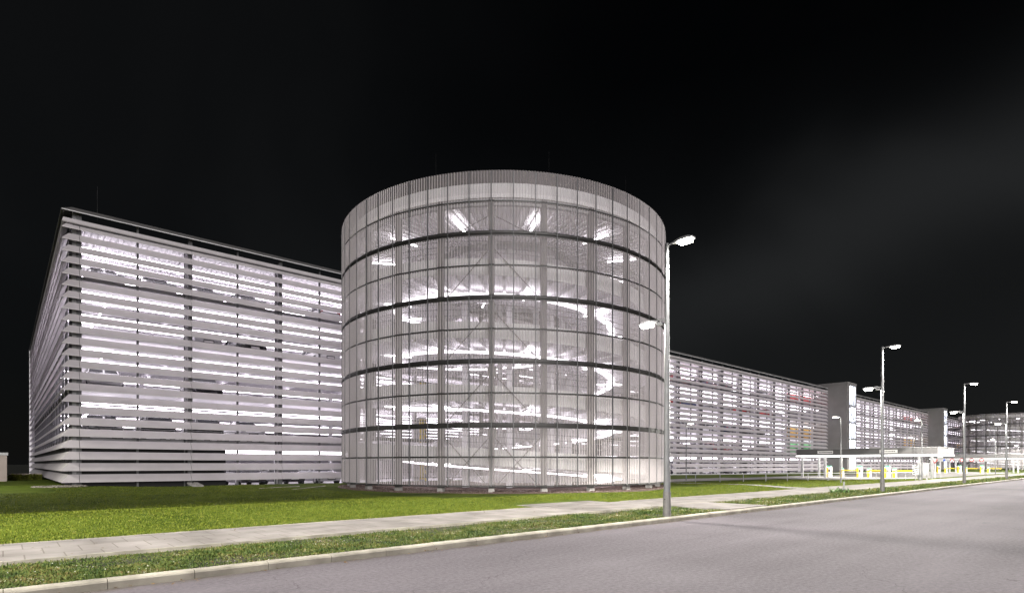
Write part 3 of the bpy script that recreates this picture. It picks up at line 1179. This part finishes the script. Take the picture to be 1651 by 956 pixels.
def disc(mb, c, r_, n=20, ax=(1, 0), th=.012):
    vs = []
    for s in (-th, th):
        for k in range(n):
            q = 2 * math.pi * k / n
            vs.append((c[0] + ax[0] * r_ * math.cos(q) + ax[1] * s, c[1] + ax[1] * r_ * math.cos(q) - ax[0] * s, c[2] + r_ * math.sin(q)))
    return mb.add(vs, [tuple(range(n)), tuple(range(2 * n - 1, n - 1, -1))] + [(i, (i + 1) % n, n + (i + 1) % n, n + i) for i in range(n)])


for i, z in enumerate((5.45, 8.3)):
    ns = empty('no_entry_sign', (22.7, 38.6, z), ['round red no entry sign hung under the second deck ceiling in the ramp mouth', 'round red no entry sign hung one floor higher in the ramp mouth'][i], 'sign', 'no entry signs in the ramp mouths')
    disc(MB(), (0, 0, 0), .30).build('disc', M['red'], ns)
    MB().box(-.2, .2, -.024, -.014, -.045, .045).build('white_bar', M['white'], ns)
    MB().tube((0, .02, .28), (0, .02, .44), .02, n=6).build('hanger', M['steel'], ns)

# gravel bed below the round tower and cobbles at the garage corner
ring_mb(MB(), .05, 9.72, .20, .325, 90).build('gravel_bed', M['gravel_bed']).location = (CX, CY, 0)
bpy.data.objects['gravel_bed']['kind'] = 'structure'
n = 9000
a = rng.uniform(-95, 95, n); rr = np.sqrt(rng.uniform(6.5 ** 2, 9.72 ** 2, n))
q = AF + np.radians(a)
gs = stones('gravel', CX + rr * np.cos(q), CY + rr * np.sin(q), np.full(n, .335), rng.uniform(.025, .06, n), M['gravel'])
tag(gs, 'reddish gravel stones lying under the edge of the round tower', 'gravel', kind='stuff')
n = 900
cx_, cy_ = rng.uniform(1.0, 3.6, n), rng.uniform(36.9, 38.3, n)
ok = (cx_ - 2.2) ** 2 / 1.3 + (cy_ - 37.7) ** 2 / .5 < 1
cs = stones('cobbles', cx_[ok], cy_[ok], lawn_h(cx_[ok], cy_[ok]) + .03, rng.uniform(.04, .10, ok.sum()), M['cobble'])
tag(cs, 'pale cobbles heaped at the foot of the garage corner', 'stones', kind='stuff')

# ------------------------------------------------------------------ street lamps
def photometry(light, house_cut, batwing=True, flat=.36):
    """Street optics: nothing upwards, wide to the sides, and a sharp shield on the house side (+Y)."""
    light.use_nodes = True
    t = light.node_tree
    em = t.nodes['Emission']
    c = node(t, "ShaderNodeTexCoord")
    s = node(t, "ShaderNodeSeparateXYZ")
    t.links.new(c.outputs['Normal'], s.inputs[0])

    def mth(op, a, b=None):
        n_ = node(t, "ShaderNodeMath", operation=op)
        for i, x in enumerate((a, b)):
            if x is None:
                continue
            if isinstance(x, (int, float)):
                n_.inputs[i].default_value = x
            else:
                t.links.new(x, n_.inputs[i])
        return n_.outputs[0]
    dn = mth('MULTIPLY', s.outputs['Z'], -1)
    down = mth('MAXIMUM', dn, .02)
    ty = mth('DIVIDE', s.outputs['Y'], down)
    tx = mth('MAXIMUM', mth('DIVIDE', s.outputs['X'], down), 0)
    ty = mth('SUBTRACT', ty, mth('MULTIPLY', tx, .15))
    mr = node(t, "ShaderNodeMapRange", interpolation_type='SMOOTHSTEP')
    t.links.new(ty, mr.inputs[0])
    mr.inputs['From Min'].default_value = house_cut * .93
    mr.inputs['From Max'].default_value = house_cut * 1.07
    mr.inputs['To Min'].default_value = 1
    mr.inputs['To Max'].default_value = .02
    up = node(t, "ShaderNodeMapRange", interpolation_type='SMOOTHSTEP')
    t.links.new(dn, up.inputs[0])
    up.inputs['From Min'].default_value = -.05
    up.inputs['From Max'].default_value = .16
    bw = mth('DIVIDE', 1, mth('POWER', mth('MAXIMUM', dn, flat), 1.7))
    st = mth('MULTIPLY', mth('MULTIPLY', mr.outputs[0], up.outputs[0]), bw if batwing else 1)
    st = mth('MULTIPLY', st, .3)
    t.links.new(st, em.inputs['Strength'])


def lamp_head(mb_h, mb_l, y0, y1, z):
    s = 1 if y1 > y0 else -1
    L = abs(y1 - y0)
    pts = [(0, .05, .05), (.18, .09, .075), (.45, .14, .085), (.8, .15, .075), (1.0, .10, .04)]
    vs, fs = [], []
    for u, w, h in pts:
        y = y0 + (y1 - y0) * u
        vs += [(-w, y, z), (-w * .7, y, z + h), (w * .7, y, z + h), (w, y, z)]
    for i in range(len(pts) - 1):
        for k in range(4):
            j = (k + 1) % 4
            fs.append((i * 4 + k, i * 4 + j, i * 4 + 4 + j, i * 4 + 4 + k))
    e = (len(pts) - 1) * 4
    fs += [(0, 1, 2, 3), (e + 3, e + 2, e + 1, e)]
    mb_h.add(vs, fs)
    ya, yb = sorted((y0 + s * L * .3, y0 + s * L * .9))
    mb_l.bevbox(-.11, .11, ya, yb, -(z - .004), -(z - .085), .035)
    mb_l.v = [(p[0], p[1], -p[2]) for p in mb_l.v]


LAMP_Y = 9.62
LAMP_LABELS = {0: 'tall double-headed street lamp standing in front of the round tower',
               1: 'second tall street lamp, behind the marker post on the verge',
               2: 'third tall street lamp, in front of the far round tower',
               3: 'fourth tall street lamp, rising nearest the right edge of the picture'}
lamp_lights = [bpy.data.lights.new('road_light', 'POINT'), bpy.data.lights.new('path_light', 'POINT')]
for l_, e_, hc in ((lamp_lights[0], LAMP_POWER, 1.12), (lamp_lights[1], LAMP_POWER * .50, 1.56)):
    l_.energy = e_
    l_.shadow_soft_size = .09
    l_.color = (1, .955, .90)
    photometry(l_, hc, True, .36 if l_ is lamp_lights[0] else .46)
lamp_lights[1].color = (1, .965, .86)
open_lights = [l_.copy() for l_ in lamp_lights]
for l_ in open_lights:
    photometry(l_, 5)

proto = None
LAMP_POS = {0: (14.15, 9.2), 1: (35.2, 9.58), 2: (56.0, 9.68), 3: (75.4, 9.65)}
for k in (0, 1, 2, 3, -1, -2, 4, 5, 6, 7, 8, 9):
    lx, LAMP_Y = LAMP_POS.get(k, (14.1 + 20.5 * k, 9.6))
    z0 = .1
    lab = LAMP_LABELS.get(k, 'street lamp farther along the kerb, outside the picture')
    if proto is None:
        r_ = empty('street_lamp', (lx, LAMP_Y, z0), lab, 'street lamp', 'double-headed street lamps along the kerb')
        MB().tube((0, 0, 0), (0, 0, .72), .112, n=16).build('base_sleeve', M['sleeve'], r_, True)
        b = MB().tube((0, 0, .72), (0, 0, 7.72), .095, .055, n=16)
        b.tube((0, 0, 7.72), (0, 0, 7.80), .07, .05, n=16)
        b.build('pole', M['stain_col'], r_, True)
        hd, ln_ = MB(), MB()
        hd.tube((0, 0, 7.72), (0, -.22, 7.76), .03, n=8)
        lamp_head(hd, ln_, -.2, -.85, 7.72)
        hh = hd.build('road_head', M['grey_steel'], r_, True)
        ln_.build('lens', M['lens'], hh)
        hd, ln_ = MB(), MB()
        hd.tube((0, 0, 5.62), (0, .32, 5.68), .028, n=8)
        hd.box(-.07, .07, .14, .30, 5.50, 5.58)
        lamp_head(hd, ln_, .3, .92, 5.60)
        hh = hd.build('path_head', M['grey_steel'], r_, True)
        ln_.build('lens', M['lens'], hh)
        MB().tube((-.118, 0, .5), (.118, 0, .5), .02, n=6).build('door_lock', M['dark_steel'], r_)
        proto = r_
    else:
        r_ = copy_tree(proto)
        r_.location = (lx, LAMP_Y, z0)
        r_['label'] = lab
    for l_, off in zip(open_lights if k > 3 else lamp_lights, ((0, -.55, 7.56), (0, .65, 5.44))):
        o = bpy.data.objects.new(l_.name, l_)
        o.location = (lx + off[0], LAMP_Y + off[1], z0 + off[2])
        col.objects.link(o)

small_l = bpy.data.lights.new('small_lamp_light', 'POINT')
small_l.energy = 170
small_l.shadow_soft_size = .1
small_l.color = (1, .98, .86)
photometry(small_l, 9, False)
SMALL = [(44.5, 27.0, 5.0, 'right', 'slim single lamp post near the louvres just right of the round tower'),
         (48.2, 15.9, 5.1, 'left', 'slim single lamp post in front of the first grey stair tower'),
         (62.6, 13.9, 5.5, 'left', 'slim lamp post beside the grey kiosk at the barriers'),
         (71.8, 19.0, 4.7, 'right', 'slim lamp post rising behind the second tall street lamp'),
         (87.0, 20.2, 4.9, 'left', 'small lamp post beyond the entrance canopy, left of the far stair tower'),
         (104.7, 14.6, 5.0, 'left', 'small lamp post beside the far canopy, at the right edge'),
         (142, 16.5, 5.0, 'left', 'smallest lamp post at the right edge, behind another'),
         (-3.4, 37.6, 4.6, 'right', 'lamp post beyond the left edge lighting the garage corner')]
corner_l = small_l.copy()
corner_l.energy = 5500
CR = Vector((.746, -.666))
for x_, y_, h_, sd, lab in SMALL:
    z0 = .14
    r_ = empty('lamp_post', (x_, y_, z0), lab, 'lamp post', 'slim lamp posts around the entrance', rz=math.atan2(CR.y, CR.x) + (math.pi if sd == 'left' else 0))
    MB().tube((0, 0, 0), (0, 0, h_), .055, .04, n=10).build('pole', M['stain_col'], r_, True)
    b = MB().tube((0, 0, h_ - .04), (.2, 0, h_), .025, n=8)
    b.bevbox(.15, .62, -.10, .10, h_ - .02, h_ + .05, .02)
    hh = b.build('lamp_head', M['grey_steel'], r_)
    MB().box(.2, .6, -.08, .08, h_ - .045, h_ - .024).build('lens', M['lens'], hh)
    o = bpy.data.objects.new('small_lamp_light', corner_l if x_ < 0 else small_l)
    o.location = (x_ + CR.x * .4 * (1 if sd == 'right' else -1), y_ + CR.y * .4 * (1 if sd == 'right' else -1), z0 + h_ - .12)
    col.objects.link(o)

# ------------------------------------------------------------------ entrance: canopies, barriers, terminals
def canopy(x, label):
    r_ = empty('canopy', (x, 0, 0), label, 'canopy', 'entrance canopies')
    MB().box(0, 6.5, 13.0, 25.5, 2.52, 3.15).build('roof_box', M['canopy'], r_)
    MB().box(-.05, 6.55, 12.95, 25.55, 3.152, 3.2).build('roof_trim', M['steel'], r_)
    MB().box(-.03, 6.53, 12.97, 25.53, 2.42, 2.518).build('underside_light', M['canopy_light'], r_)
    for y in (14.6, 22.9, 25.2):
        MB().box(.7, .9, y - .1, y + .1, .15, 2.418).build('post', M['steel'], r_)
        MB().box(5.4, 5.6, y - .1, y + .1, .15, 2.418).build('post', M['steel'], r_)
    return r_


c1 = canopy(64.0, 'pale flat entrance canopy over the nearer row of barriers')
for y in (16.9, 22.6):
    pn = MB().box(-.03, -.005, y - .75, y + .75, 2.68, 3.0).build('name_plate', M['white'], c1)
    wr = MB()
    yy = y + .58
    while yy > y - .58:
        w_ = random.uniform(.05, .12)
        wr.box(-.036, -.031, yy - w_, yy, 2.80, 2.88)
        yy -= w_ + .035
    wr.build('lettering', M['rubber'], pn)
c2 = canopy(120.0, 'second entrance canopy by the far round tower')
sb = empty('sign_board', (119.6, 0, 0), 'row of red ringed traffic signs and one blue sign on the far canopy', 'sign')
MB().box(-.05, 0, 17.2, 24.6, 2.05, 2.5).build('board', M['grey_steel'], sb)
for k, y in enumerate((23.6, 22.3, 21.0, 19.7, 18.4)):
    if k == 0:
        MB().box(-.075, -.055, y - .35, y + .35, 2.1, 2.45).build('blue_sign', M['blue'], sb)
    else:
        d_ = disc(MB(), (-.07, y, 2.28), .27, 18, (0, 1)).build('red_disc', M['red'], sb)
        disc(MB(), (-.095, y, 2.28), .16, 18, (0, 1)).build('white_centre', M['white'], d_)


def terminal(x, y, tall, label, group):
    r_ = empty('ticket_terminal', (x, y, .18), label, 'ticket terminal', group)
    h = 1.15 if tall else .95
    MB().bevbox(-.25, .25, -.22, .22, 0, h, .04).build('housing', M['white'], r_)
    MB().box(-.258, -.252, .02, .21, .05, h - .1).build('yellow_side', M['yellow'], r_)
    MB().box(-.2, .2, .222, .23, .05, h - .1).build('yellow_side', M['yellow'], r_)
    MB().bevbox(-.23, .23, -.2, .2, h + .002, h + .10, .04).build('cap', M['green'], r_)
    if tall:
        MB().box(-.262, -.252, -.16, .0, .62, .86).build('screen', M['rubber'], r_)
    return r_


def barrier(x, y, ln_, label, group):
    r_ = empty('barrier', (x, y, .18), label, 'barrier', group)
    MB().bevbox(-.18, .18, -.16, .16, 0, .92, .03).build('housing', M['white'], r_)
    MB().box(-.19, -.182, -.1, .14, .05, .8).build('yellow_side', M['yellow'], r_)
    MB().bevbox(-.16, .16, -.15, .15, .922, 1.0, .03).build('cap', M['green'], r_)
    MB().box(-.24, -.20, -ln_, -.05, .72, .84).build('arm', M['yellow'], r_)
    return r_


names = ['leftmost', 'second', 'third']
for i, y in enumerate((22.9, 20.0, 17.5)):
    terminal(66.0, y, True, 'white and yellow ticket terminal with green top, %s at the nearer barriers' % names[i], 'ticket terminals')
for i, (y, l_) in enumerate(((21.8, 1.55), (19.25, 1.5), (17.0, 1.9))):
    barrier(66.4, y, l_, 'lowered yellow barrier arm, %s across the nearer entrance lanes' % names[i], 'barriers')
for i, y in enumerate((22.2, 19.6, 16.9)):
    terminal(110.0, y, True, 'small ticket terminal with green top, %s at the far barriers' % names[i], 'ticket terminals')
for i, (y, l_) in enumerate(((21.4, 1.7), (18.9, 1.6), (16.2, 1.6))):
    barrier(110.4, y, l_, 'lowered yellow barrier arm, %s across the far entrance lanes' % names[i], 'barriers')

ki = empty('kiosk', (63.4, 13.95, .15), 'blue-grey equipment cabinet on two legs beside the slim lamp post', 'cabinet')
MB().bevbox(-.3, .3, -.38, .38, .42, 1.55, .03).build('cabinet_body', M['steel'], ki)
for s in (-1, 1):
    MB().box(-.05, .05, s * .25 - .05, s * .25 + .05, 0, .418).build('leg', M['steel'], ki)
MB().tube((.1, -.2, 1.55), (.1, -.2, 2.15), .06, n=8).build('camera_mast', M['dark_steel'], ki)
cb_ = empty('chevron_board', (62.4, 14.35, .15), 'black and white chevron board below the slim lamp post', 'sign')
MB().box(-.02, .02, -.22, .22, .5, 1.35).build('board', M['white'], cb_)
st_ = MB()
for k in range(4):
    z = .55 + k * .2
    st_.add([(-.024, .2, z), (-.024, -.2, z + .12), (-.024, -.2, z + .22), (-.024, .2, z + .10)], [(0, 1, 2, 3)])
st_.build('chevron', M['black'], cb_)
MB().tube((.04, 0, 0), (.04, 0, 1.4), .03, n=6).build('leg', M['steel'], cb_)
rs = empty('road_sign', (73.5, 14.7, .15), 'round red-rimmed traffic sign over a white plate on a pole', 'sign')
MB().tube((0, 0, 0), (0, 0, 2.75), .045, n=8).build('pole', M['white_steel'], rs)
d_ = disc(MB(), (-.06, 0, 2.62), .26, 20, (0, 1)).build('sign_disc', M['red'], rs)
disc(MB(), (-.08, 0, 2.62), .18, 20, (0, 1)).build('disc_centre', M['white'], d_)
MB().box(-.07, -.05, -.24, .24, 1.75, 2.25).build('white_plate', M['white'], rs)
ts = empty('road_sign', (71.5, 14.75, .15), 'small red triangle sign on a short pole left of the round sign', 'sign')
MB().tube((0, 0, 0), (0, 0, 1.7), .06, n=8).build('pole', M['white_steel'], ts)
d_ = MB().add([(-.07, .28, 1.95), (-.07, -.28, 1.95), (-.07, 0, 1.5), (-.05, .28, 1.95), (-.05, -.28, 1.95), (-.05, 0, 1.5)], [(0, 1, 2), (5, 4, 3), (0, 3, 4, 1), (1, 4, 5, 2), (2, 5, 3, 0)]).build('sign_triangle', M['red'], ts)
MB().add([(-.075, .17, 1.9), (-.075, -.17, 1.9), (-.075, 0, 1.62)], [(0, 1, 2)]).build('triangle_centre', M['white'], d_)

hr = empty('handrail', (38.4, 24.7, 0), 'low galvanised handrail running from the round tower to the barriers', 'handrail')
pts = [Vector((38.4, 24.7)), Vector((55, 19.2)), Vector((70, 14.6))]
rail = MB()
for a_, b_ in zip(pts[:-1], pts[1:]):
    rail.tube((a_.x - 38.4, a_.y - 24.7, .80), (b_.x - 38.4, b_.y - 24.7, .80), .035, n=8)
rail.build('rail', M['white_steel'], hr)
p0 = None
for a_, b_, n_ in ((pts[0], pts[1], 7), (pts[1], pts[2], 7)):
    for k in range(n_):
        q = a_.lerp(b_, k / n_)
        if p0 is None:
            p0 = MB().tube((0, 0, .1), (0, 0, .79), .035, n=8).build('rail_post', M['steel'], hr)
        else:
            copy_obj(p0, hr, (q.x - 38.4, q.y - 24.7, 0))

mp = empty('marker_post', (33.5, 10.9, .09), 'short grey marker post on the verge beside a leafy weed', 'post')
MB().tube((0, 0, 0), (0, 0, .56), .045, .045, 10).build('shaft', M['steel'], mp)
MB().tube((0, 0, .56), (0, 0, .60), .05, .03, 10).build('post_cap', M['sleeve'], mp)
n = 70
wd_ = leaves('weed', rng.normal(32.6, .3, n), rng.normal(10.9, .18, n), np.full(n, .1), rng.uniform(.22, .42, n), rng.uniform(.05, .10, n), np.full(n, .7), M['weed'], 'thing')
tag(wd_, 'big-leaved weed growing on the verge beside the marker post', 'weed')

# drainage slab, edging strips and left hand box with its ivy
dz_ = float(lawn_h(np.array(8.0), np.array(37.0)))
ds = empty('drain_chute', (8.35, 37.45, dz_ + .05), 'sloping concrete drain chute lying on grass under the louvres', 'drain chute', rz=0)
b = MB()
for s in (-.28, .06):
    b.add([(s, .3, .12), (s + .22, .3, .12), (s + .22, -1.1, -.02), (s, -1.1, -.02), (s, .3, .2), (s + .22, .3, .2), (s + .22, -1.1, .06), (s, -1.1, .06)],
          [(3, 2, 1, 0), (4, 5, 6, 7), (0, 1, 5, 4), (1, 2, 6, 5), (2, 3, 7, 6), (3, 0, 4, 7)])
b.build('side_wall', M['concrete'], ds)
MB().add([(-.06, .3, .10), (.06, .3, .10), (.06, -1.1, -.03), (-.06, -1.1, -.03), (-.06, .3, .14), (.06, .3, .14), (.06, -1.1, .01), (-.06, -1.1, .01)],
         [(3, 2, 1, 0), (4, 5, 6, 7), (0, 1, 5, 4), (1, 2, 6, 5), (2, 3, 7, 6), (3, 0, 4, 7)]).build('channel', M['kerb'], ds)
for i, (a_, b_) in enumerate((((10.2, 31.6), (13.0, 33.4)), ((10.8, 28.6), (14.4, 33.0)))):
    a_, b_ = Vector(a_), Vector(b_)
    d_ = (b_ - a_).normalized(); nr = Vector((-d_.y, d_.x))
    es = MB()
    N_ = 12
    for k in range(N_):
        q0, q1 = a_.lerp(b_, k / N_), a_.lerp(b_, (k + 1) / N_)
        vs = []
        for q in (q0, q1):
            z = float(lawn_h(np.array(q.x), np.array(q.y)))
            vs += [(q.x - nr.x * .05, q.y - nr.y * .05, z - .03), (q.x + nr.x * .05, q.y + nr.y * .05, z - .03), (q.x + nr.x * .05, q.y + nr.y * .05, z + .035), (q.x - nr.x * .05, q.y - nr.y * .05, z + .035)]
        es.add(vs, [(0, 1, 5, 4), (1, 2, 6, 5), (2, 3, 7, 6), (3, 0, 4, 7)])
    tag(es.build('edging_strip', M['kerb']), ['short pale edging strip in grass nearer the garage', 'longer pale edging strip in grass nearer the footpath'][i], 'edging', 'edging strips in the lawn')

bx = empty('utility_building', (.2, 53.0, 0), 'small beige flat-roofed utility building at the left edge', 'building')
MB().box(-8, 0, 0, 5, .1, 2.22).build('wall', M['box_wall'], bx)
MB().box(-8.1, .06, -.06, 5.1, 2.222, 2.40).build('roof', M['steel'], bx)
MB().box(-2.6, -1.7, -.02, -.003, .2, 2.1).build('door', M['grey_steel'], bx)
n = 1500
xx = rng.uniform(.3, 2.2, n); zz_ = rng.uniform(.3, .75, n)
iv = leaves('ivy_hedge', xx, 56.0 + rng.uniform(-.3, .3, n), zz_, rng.uniform(.12, .25, n), rng.uniform(.10, .18, n), np.full(n, .9), M['hedge'], 'thing')
tag(iv, 'low yellowish ivy hedge between the utility building and garage', 'hedge')
hd_ = MB().box(.3, 2.2, 56.4, 56.55, .2, .9)
tag(hd_.build('hedge_wall', M['box_wall']), 'low wall with pale top behind the ivy hedge', 'wall')

# ------------------------------------------------------------------ parked cars
def build_car(colr):
    r_ = empty('parked_car', (0, 0, 0), '', 'car', 'cars parked in the garage')
    # stations along y (nose at -2.2), (y, half width bottom, half width shoulder, z bottom, z shoulder)
    st = [(-2.20, .60, .62, .38, .62), (-2.08, .78, .80, .24, .74), (-1.75, .86, .87, .20, .82), (-.95, .87, .89, .20, .95), (-.2, .88, .90, .20, .98), (.9, .88, .90, .20, 1.0), (1.6, .87, .88, .22, 1.0), (2.0, .80, .82, .26, .96), (2.15, .66, .70, .40, .80)]
    vs, fs = [], []
    for y, wb, ws, zb, zs in st:
        vs += [(-wb * .9, y, zb), (-wb, y, zb + .12), (-ws, y, (zb + zs) / 2 + .1), (-ws * .95, y, zs - .05), (-ws * .72, y, zs), (ws * .72, y, zs), (ws * .95, y, zs - .05), (ws, y, (zb + zs) / 2 + .1), (wb, y, zb + .12), (wb * .9, y, zb)]
    k = 10
    for i in range(len(st) - 1):
        for j in range(k):
            fs.append((i * k + j, i * k + (j + 1) % k, (i + 1) * k + (j + 1) % k, (i + 1) * k + j))
    fs += [tuple(range(k)), tuple((len(st) - 1) * k + j for j in range(k - 1, -1, -1))]
    b = MB().add(vs, fs)
    # cabin roof and pillars
    rf = [(-.25, .62, 1.42), (.3, .64, 1.47), (1.0, .63, 1.44), (1.35, .60, 1.38)]
    vs = []
    for y, w, z in rf:
        vs += [(-w, y, z - .05), (-w * .85, y, z), (w * .85, y, z), (w, y, z - .05)]
    fs = [(i * 4 + j, i * 4 + j + 1, i * 4 + 5 + j, i * 4 + 4 + j) for i in range(3) for j in range(3)]
    fs += [(0, 4, 8, 12, 15, 11, 7, 3)]
    b.add(vs, fs)
    for s in (-1, 1):
        b.tube((s * .74, -.92, .95), (s * .61, -.25, 1.38), .04, n=6)
        b.tube((s * .80, .42, .98), (s * .63, .42, 1.42), .04, n=6)
        b.tube((s * .76, 1.85, .97), (s * .59, 1.35, 1.35), .06, n=6)
    b.build('body', M['car ' + colr], r_, True)
    g = MB()
    lo = [(-.95, .72, .95), (.42, .79, .985), (1.88, .72, .98)]
    up = [(-.26, .60, 1.39), (.42, .62, 1.43), (1.36, .57, 1.36)]
    vs = []
    for (y, w, z), (y2, w2, z2) in zip(lo, up):
        vs += [(-w, y, z), (-w2, y2, z2), (w2, y2, z2), (w, y, z)]
    g.add(vs, [(0, 1, 5, 4), (4, 5, 9, 8), (2, 3, 7, 6), (6, 7, 11, 10), (0, 3, 2, 1), (8, 9, 10, 11)])
    g.build('windows', M['car_glass'], r_)
    for y in (-1.38, 1.32):
        for s in (-1, 1):
            w = MB().tube((s * .66, y, .32), (s * .885, y, .32), .32, n=18).build('wheel', M['tyre'], r_)
            MB().tube((s * .80, y, .32), (s * .893, y, .32), .2, n=12).build('rim', M['rim'], w)
    for s in (-1, 1):
        MB().box(s * .62 - .15, s * .62 + .15, -2.16, -2.02, .60, .74).build('headlight', M['head_lens'], r_)
        MB().box(s * .66 - .12, s * .66 + .12, 2.0, 2.14, .70, .88).build('tail_light', M['tail_lens'], r_)
    MB().box(-.3, .3, -2.235, -2.195, .34, .58).build('grille', M['black'], r_)
    MB().box(-.26, .26, -2.25, -2.238, .40, .51).build('number_plate', M['white'], r_)
    return r_


protos = {}
deck_name = ['ground floor', 'first deck', 'second deck', 'third deck', 'top deck']
spots = []
for lv in range(5):
    for x_ in [X0 + 2.1 + 2.667 * k for k in range(6)]:
        spots.append((x_, lv, 'left'))
    for x_ in [60.6 + 2.667 * k for k in range(12)]:
        spots.append((x_, lv, 'right'))
rnd = random.Random(5)
force = {(0, 3, 'left'): 'black', (0, 4, 'left'): 'black', (0, 5, 'left'): 'silver', (4, 2, 'left'): 'black', (4, 3, 'left'): 'black', (1, 0, 'left'): 'black', (1, 1, 'left'): 'black', (1, 2, 'left'): 'black'}
kk = {}
for x_, lv, sd in spots:
    i = kk[(lv, sd)] = kk.get((lv, sd), -1) + 1
    c = force.get((lv, i, sd))
    if lv == 0 and sd == 'left' and i < 3:
        continue
    if c is None:
        if rnd.random() < (.62 if lv in (2, 3, 4) and sd == 'left' else .35):
            continue
        c = rnd.choice(['black', 'black', 'silver', 'white', 'dark blue', 'red' if sd == 'right' else 'silver'])
    z = .15 if lv == 0 else LEV[lv - 1]
    if c in protos:
        r_ = copy_tree(protos[c])
    else:
        r_ = protos[c] = build_car(c)
    r_.location = (x_, Y0 + 3.75, z + .003)
    r_.rotation_euler.z = R(rnd.uniform(-2, 2)) + (math.pi if rnd.random() < .35 else 0)
    r_['label'] = '%s car on the %s behind the louvres, %s of the round tower' % (c, deck_name[lv], sd)
    r_['group'] = '%s cars on the %s %s of the round tower' % (c, deck_name[lv], sd)
